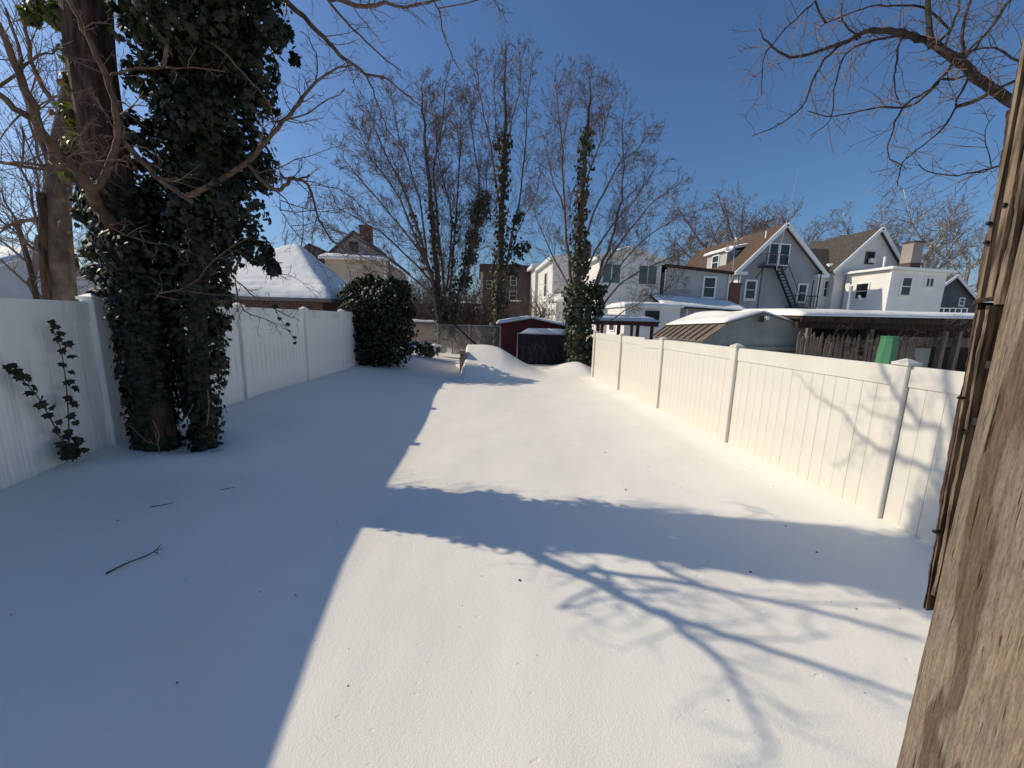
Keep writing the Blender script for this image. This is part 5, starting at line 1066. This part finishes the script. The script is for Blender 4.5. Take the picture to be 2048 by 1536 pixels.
# ------------------------------------------------------------------ tree overhanging from the right
rng = random.Random(51)
h = thing('overhanging_tree', 'bare tree whose budding limb arches into the sky above the right fence', 'tree', (6.2, 3.1, 0))
tk = smooth_path([(6.2, 3.1, -.1), (6.15, 3.1, 1.5), (6.0, 3.1, 3.0), (5.9, 3.1, 4.4), (5.9, 3.2, 6.0), (5.7, 3.4, 8.0)], 4); bumpy_trunk(MB(), tk, .22, .12, seed=12).build('trunk', M['bark_grey'], h, smooth=True)
b = Bare(rng)
Lm = [([(2300, 330), (2120, 255), (2030, 205), (1985, 178), (1945, 145), (1900, 110), (1862, 87), (1825, 70), (1790, 64), (1750, 60), (1728, 65), (1695, 82), (1650, 97), (1600, 112), (1570, 112), (1535, 85), (1516, 58)], 3.1, .3, .043, .004),
      ([(1862, 88), (1858, 50), (1856, 0), (1850, -80)], 3.15, .1, .022, .014), ([(1728, 65), (1700, 78), (1660, 108), (1630, 150), (1612, 200), (1580, 235), (1540, 258), (1505, 272)], 3.3, .2, .013, .003),
      ([(1825, 70), (1790, 72), (1745, 82), (1700, 100), (1680, 130), (1670, 180), (1660, 240), (1620, 272)], 3.3, .1, .012, .003), ([(1910, 122), (1880, 160), (1845, 195), (1810, 215), (1760, 212), (1700, 228), (1650, 232), (1612, 222)], 3.15, .3, .014, .003),
      ([(1880, 158), (1850, 185), (1815, 205), (1790, 245), (1778, 290), (1780, 318), (1815, 338)], 3.2, .0, .010, .003), ([(1935, 150), (1915, 200), (1890, 250), (1860, 280), (1820, 310), (1800, 340), (1796, 372)], 3.1, .0, .009, .003),
      ([(1800, 75), (1795, 110), (1790, 140), (1788, 175), (1795, 200)], 3.2, .0, .009, .004), ([(1990, 180), (1960, 170), (1930, 120), (1925, 60), (1940, 0)], 2.9, .1, .016, .008), ([(1928, 110), (1960, 80), (2000, 30), (2030, -20)], 2.9, -.1, .012, .005),
      ([(1870, 92), (1900, 60), (1915, 20), (1925, -30)], 3.0, .1, .012, .006), ([(2060, 300), (2000, 330), (1950, 345), (1900, 350), (1860, 345), (1832, 328)], 3.0, .2, .010, .003), ([(1985, 335), (1975, 300), (1972, 260), (1990, 230)], 3.0, .0, .005, .002),
      ([(1720, 75), (1690, 50), (1680, 20), (1700, -20)], 3.3, .1, .008, .004), ([(1900, 60), (1850, 15), (1790, 12), (1740, 12), (1690, 30), (1640, 52)], 3.2, .2, .010, .003), ([(2100, 120), (2040, 125), (1990, 95), (1930, 105), (1880, 130)], 2.8, .2, .010, .004), ([(1630, 0), (1600, 30), (1565, 65), (1530, 110), (1524, 150), (1522, 190)], 3.4, .0, .008, .003), ([(2040, -30), (1990, 40), (1950, 95), (1915, 128)], 3.0, .0, .009, .007)]
pool = list(tk)
for L, Y, dY, r0, r1 in Lm:
    p = attach(wobble(px_path(L, Y, dY), rng, .004), pool); b.limb(p, r0, r1, 8 if r0 > .02 else 5)
    ln = sum((p[i + 1] - p[i]).length for i in range(len(p) - 1)); b.shoots(p, int(ln * 10) + 2, .42, .0042, 52, 1, -.03, wob=.15, kids=3, minr=.0021)
b.big.build('limb', M['bark_shaded'], h, smooth=True); b.tw.build('twigs', M['twig'], h, kind='stuff')

# ------------------------------------------------------------------ far bare trees
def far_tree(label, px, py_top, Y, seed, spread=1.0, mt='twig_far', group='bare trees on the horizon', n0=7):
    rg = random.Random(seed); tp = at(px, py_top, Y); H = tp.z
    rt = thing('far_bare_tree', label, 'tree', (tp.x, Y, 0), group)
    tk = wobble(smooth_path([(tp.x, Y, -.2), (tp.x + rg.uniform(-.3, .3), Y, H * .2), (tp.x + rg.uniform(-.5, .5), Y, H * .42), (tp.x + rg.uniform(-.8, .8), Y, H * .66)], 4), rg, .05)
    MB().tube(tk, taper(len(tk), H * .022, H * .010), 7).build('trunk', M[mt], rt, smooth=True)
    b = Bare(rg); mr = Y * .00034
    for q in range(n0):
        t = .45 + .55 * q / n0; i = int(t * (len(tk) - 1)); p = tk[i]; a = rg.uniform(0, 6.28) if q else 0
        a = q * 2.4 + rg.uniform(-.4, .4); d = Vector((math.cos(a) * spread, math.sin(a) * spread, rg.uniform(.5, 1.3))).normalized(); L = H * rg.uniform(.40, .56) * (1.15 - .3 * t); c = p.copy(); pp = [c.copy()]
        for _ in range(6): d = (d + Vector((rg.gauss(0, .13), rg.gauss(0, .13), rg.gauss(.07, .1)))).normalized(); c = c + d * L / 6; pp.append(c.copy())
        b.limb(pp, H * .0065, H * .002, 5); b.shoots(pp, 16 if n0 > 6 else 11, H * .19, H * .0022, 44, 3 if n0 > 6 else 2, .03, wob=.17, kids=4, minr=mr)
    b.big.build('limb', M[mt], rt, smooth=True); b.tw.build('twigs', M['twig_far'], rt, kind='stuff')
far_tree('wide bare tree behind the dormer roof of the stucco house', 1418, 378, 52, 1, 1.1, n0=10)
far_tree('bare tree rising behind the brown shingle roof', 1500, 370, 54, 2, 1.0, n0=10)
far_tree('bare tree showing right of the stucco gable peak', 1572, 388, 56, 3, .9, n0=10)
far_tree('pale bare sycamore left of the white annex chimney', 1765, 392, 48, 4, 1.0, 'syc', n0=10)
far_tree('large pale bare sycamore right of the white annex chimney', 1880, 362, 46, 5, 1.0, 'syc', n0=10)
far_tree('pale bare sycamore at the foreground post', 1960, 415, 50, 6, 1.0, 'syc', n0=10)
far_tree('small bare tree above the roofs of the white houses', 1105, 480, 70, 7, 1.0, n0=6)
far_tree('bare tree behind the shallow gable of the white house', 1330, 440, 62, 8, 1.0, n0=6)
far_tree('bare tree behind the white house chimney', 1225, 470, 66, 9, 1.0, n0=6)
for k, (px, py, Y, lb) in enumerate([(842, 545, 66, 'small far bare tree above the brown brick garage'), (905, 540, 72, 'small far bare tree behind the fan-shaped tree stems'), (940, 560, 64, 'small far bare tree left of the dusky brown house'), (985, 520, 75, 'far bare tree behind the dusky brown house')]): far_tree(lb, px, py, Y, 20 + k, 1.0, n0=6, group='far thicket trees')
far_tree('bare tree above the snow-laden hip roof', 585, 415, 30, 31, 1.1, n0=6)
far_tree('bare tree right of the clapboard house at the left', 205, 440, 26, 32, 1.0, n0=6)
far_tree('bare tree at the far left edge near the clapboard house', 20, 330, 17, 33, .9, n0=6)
for k, (px, py, Y, lb) in enumerate([(826, 590, 27, 'young bare tree just right of the big ivy shrub'), (868, 560, 30, 'young bare tree through the fan-shaped tree stems'), (935, 575, 31, 'young bare tree above the brown picket fence'), (1075, 560, 30, 'young bare tree in front of the white house flanks')]): far_tree(lb, px, py, Y, 50 + k, .8, n0=6, group='young bare trees beyond the yard end')
rng = random.Random(63); q = at(890, 690, 28); b = Bare(rng)
b.shoots([at(x, 690 - (x % 3), 25 + (x * 7 % 60) / 8) for x in range(806, 984, 5)], 280, 6.0, .03, 70, 2, .18, wob=.14, kids=5, minr=.013)
o = b.tw.build('brush_thicket', M['brush'], None, loc=(q.x, 28, 0)); tag(o, 'tangled leafless brush beyond the chain-link fence', 'brush', kind='stuff')
# dry hedge by the white houses
rng = random.Random(61); q = at(1065, 625, 24); h = thing('dry_hedge', 'leafless brown hedge behind the red shed roof', 'hedge', (q.x, 24, 0)); b = Bare(rng)
b.shoots([at(x, 690, 24 + (x % 7) * .1) for x in range(1030, 1110, 8)], 110, 3.7, .022, 80, 2, .22, wob=.12, kids=4, minr=.008); b.tw.build('stems', M['twig'], h, kind='stuff')

# ------------------------------------------------------------------ weathered post and boards beside the viewer
rng = random.Random(71)
h = thing('weathered_wood_post', 'broad weathered brown timber with rough grain filling the right foreground edge', 'timber post', (.68, .3, 0))
def rough_board(name, mt, x0, x1, y0, y1, z0, z1, amp, seed, parent, nz=110, nyy=26, far_amp=None, step=None):
    """board with a grained, slightly uneven face towards -x and ragged long edges"""
    rg = np.random.default_rng(seed); zz = np.linspace(z0, z1, nz + 1)
    def prof(a, s): # 1-D fractal along z
        o = np.zeros(nz + 1)
        for k, w in ((6, 1), (14, .6), (33, .35), (71, .2)):
            o += w * np.interp(zz, np.linspace(z0, z1, k), rg.uniform(-1, 1, k))
        return o * a
    e1 = prof(far_amp if far_amp is not None else amp, 1); e0 = prof(amp * .5, 2); off = [prof(amp * .35, 3 + q) for q in range(nyy + 1)]
    mb = MB()
    for j in range(nz + 1):
        for i in range(nyy + 1):
            t = i / nyy; y = y0 + e0[j] + (y1 + e1[j] - y0 - e0[j]) * t
            if step and zz[j] > step[0]: y -= step[1] * t
            mb.v.append((x0 + off[i][j] + (.006 if i in (0, nyy) else 0), y, zz[j]))
    W = nyy + 1
    for j in range(nz):
        for i in range(nyy): a = j * W + i; mb.f.append((a, a + W, a + W + 1, a + 1))
    b0_ = len(mb.v)
    for j in range(nz + 1):
        for i in (0, nyy): v = mb.v[j * W + i]; mb.v.append((x1, v[1], v[2]))
    for j in range(nz):
        a, c = j * W, b0_ + 2 * j; mb.f.append((a, c, c + 2, a + W)); a = j * W + nyy; c = b0_ + 2 * j + 1; mb.f.append((a, a + W, c + 2, c)); c = b0_ + 2 * j; mb.f.append((c, c + 1, c + 3, c + 2))
    return mb.build(name, M[mt], parent, smooth=True)
rough_board('face', 'wood', .66, .80, -.25, .426, .0, 3.2, .0022, 1, h, 300, 44)
bd = thing('stacked_board_edges', 'rough sawn board edges with nail heads behind the weathered foreground post', 'boards', (.72, .46, 0))
TILT = .036
def lean(o):
    """the stacked boards lean a little away down the yard towards their top"""
    me = o.data
    for v in me.vertices: v.co.y += (v.co.z + WL[o.name].z - 1.83) * TILT
    me.update()
    me.polygons.foreach_set('use_smooth', [False] * len(me.polygons))
for mt, xa, ya, yb, za, zb, am, sd, fa in (('woodrough', .700, .4640, .4680, 1.57, 2.03, .0016, 2, .0016), ('wooddark', .701, .4683, .4725, 1.57, 2.04, .0018, 3, .0030), ('woodrough', .698, .4535, .4595, 1.60, 2.035, .0020, 4, .0016),
                                    ('wooddark', .716, .4602, .4631, 1.57, 3.0, .0006, 5, .0006), ('woodrough', .696, .4625, .4700, 2.045, 3.0, .0012, 6, .001), ('wooddark', .701, .4702, .4735, 2.045, 2.29, .0016, 7, .0030), ('wooddark', .701, .4702, .4720, 2.295, 3.0, .0012, 17, .0022),  # leading board fills the shaded gap, its shade put in as dark colour
                                    ('woodrough', .694, .4490, .4602, 2.045, 3.0, .0014, 8, .001), ('wooddark', .728, .4200, .4515, 1.55, 3.0, .0010, 9, .001)):  # trailing board paints the shaded recess beside the post dark
    lean(rough_board('board', mt, xa, .80, ya, yb, za, zb, am, sd, bd, int((zb - za) * 420), 5, far_amp=fa))
lean(rough_board('splinter', 'woodrough', .672, .72, .426, .4335, 2.035, 2.6, .0022, 10, bd, 160, 4, far_amp=.003))
for (y, z, r) in ((.466, 1.70, .0030), (.458, 1.86, .0022), (.466, 1.905, .0020), (.467, 2.12, .0026), (.455, 2.165, .0030), (.468, 2.145, .0028)):
    y += (z - 1.83) * TILT; mb = MB(); mb.tube([(.702, y, z), (.692, y, z), (.690, y, z)], [r, r, r * .6], 10); mb.build('nail', M['black'], bd)
for z in (1.955, 1.875): MB().bar((.700, .452, z), (.704, .428, z + .002), .006, .010).build('bracket', M['black'], bd)
mb = MB(); mb.tube([(.694, .476, 2.036), (.688, .470, 2.040), (.686, .462, 2.042), (.690, .450, 2.044), (.694, .444, 2.042)], [.002, .0035, .0028, .0035, .002], 6); mb.build('cracked_edge', M['wooddark'], bd)

# ------------------------------------------------------------------ things lying on the snow
rng = random.Random(81)
def g_at(px, py):
    z = .1
    for _ in range(12):
        d = _fw + _r * ((px - 1024) / F) - _u * ((py - 768) / F); p = CAM + d * ((z - 2.0) / d.z); z = gz(p.x, p.y)
    return Vector((p.x, p.y, z))
pts = [g_at(x, y) + Vector((0, 0, dz)) for x, y, dz in ((212, 1149, .006), (240, 1137, .014), (262, 1128, .018), (290, 1117, .016), (312, 1106, .02), (322, 1098, .035))]
h = thing('fallen_stick', 'thin dark fallen stick lying on the shaded snow at lower left', 'stick', tuple(pts[0]))
st = MB(); st.tube(smooth_path(pts, 3), taper(16, .0055, .003), 6); st.tube([pts[4], g_at(327, 1102) + Vector((0, 0, .02))], [.003, .002], 5); st.tube([pts[3].lerp(pts[4], .8), g_at(318, 1109) + Vector((0, 0, .008))], [.003, .002], 5); st.build('stick', M['litter'], h)
lt = Leaves(True)
spots = [(520, 1185), (590, 1191), (1037, 1160), (236, 1042), (483, 958), (425, 934), (305, 1013), (352, 1367), (1500, 1143), (1713, 1218), (1800, 1218), (1632, 1104), (1570, 1053), (1250, 980), (1210, 905), (940, 890), (558, 740), (868, 757), (1035, 700), (1130, 755)]
for x, y in spots: lt.add(g_at(x, y) + Vector((0, 0, .006)), leaf_frame(rng, Vector((0, 0, 1)), 0.0), rng.uniform(.010, .022))
for _ in range(80):
    x = rng.uniform(-3.2, 3.9); y = 1.6 + 10 * rng.random() ** 1.3; lt.add(Vector((x, y, gz(x, y) + .003)), leaf_frame(rng, Vector((0, 0, 1.5)), 0.0), rng.uniform(.004, .011))
for _ in range(70):
    x = rng.uniform(1.6, 4.0); y = rng.uniform(3.2, 9); lt.add(Vector((x, y, gz(x, y) + .003)), leaf_frame(rng, Vector((0, 0, 1.5)), 0.0), rng.uniform(.006, .017))
o = lt.build('leaf_litter', M['litter'], None); tag(o, 'scattered dark leaf bits and bud scales on the snow', 'leaf litter', kind='stuff')
tw = MB()
for x, y, a in ((440, 980, .15), (310, 1013, .2), (420, 905, .4), (720, 725, .3), (1010, 760, .2)):
    p = g_at(x, y) + Vector((0, 0, .004)); tw.tube([p, p + Vector((.06 * math.cos(a), .06 * math.sin(a), .004)), p + Vector((.12 * math.cos(a + .3), .12 * math.sin(a + .3), .0))], [.003, .003, .002], 4)
o = tw.build('twig_litter', M['litter'], None); tag(o, 'short broken twigs scattered on the snow', 'twig litter', kind='stuff')
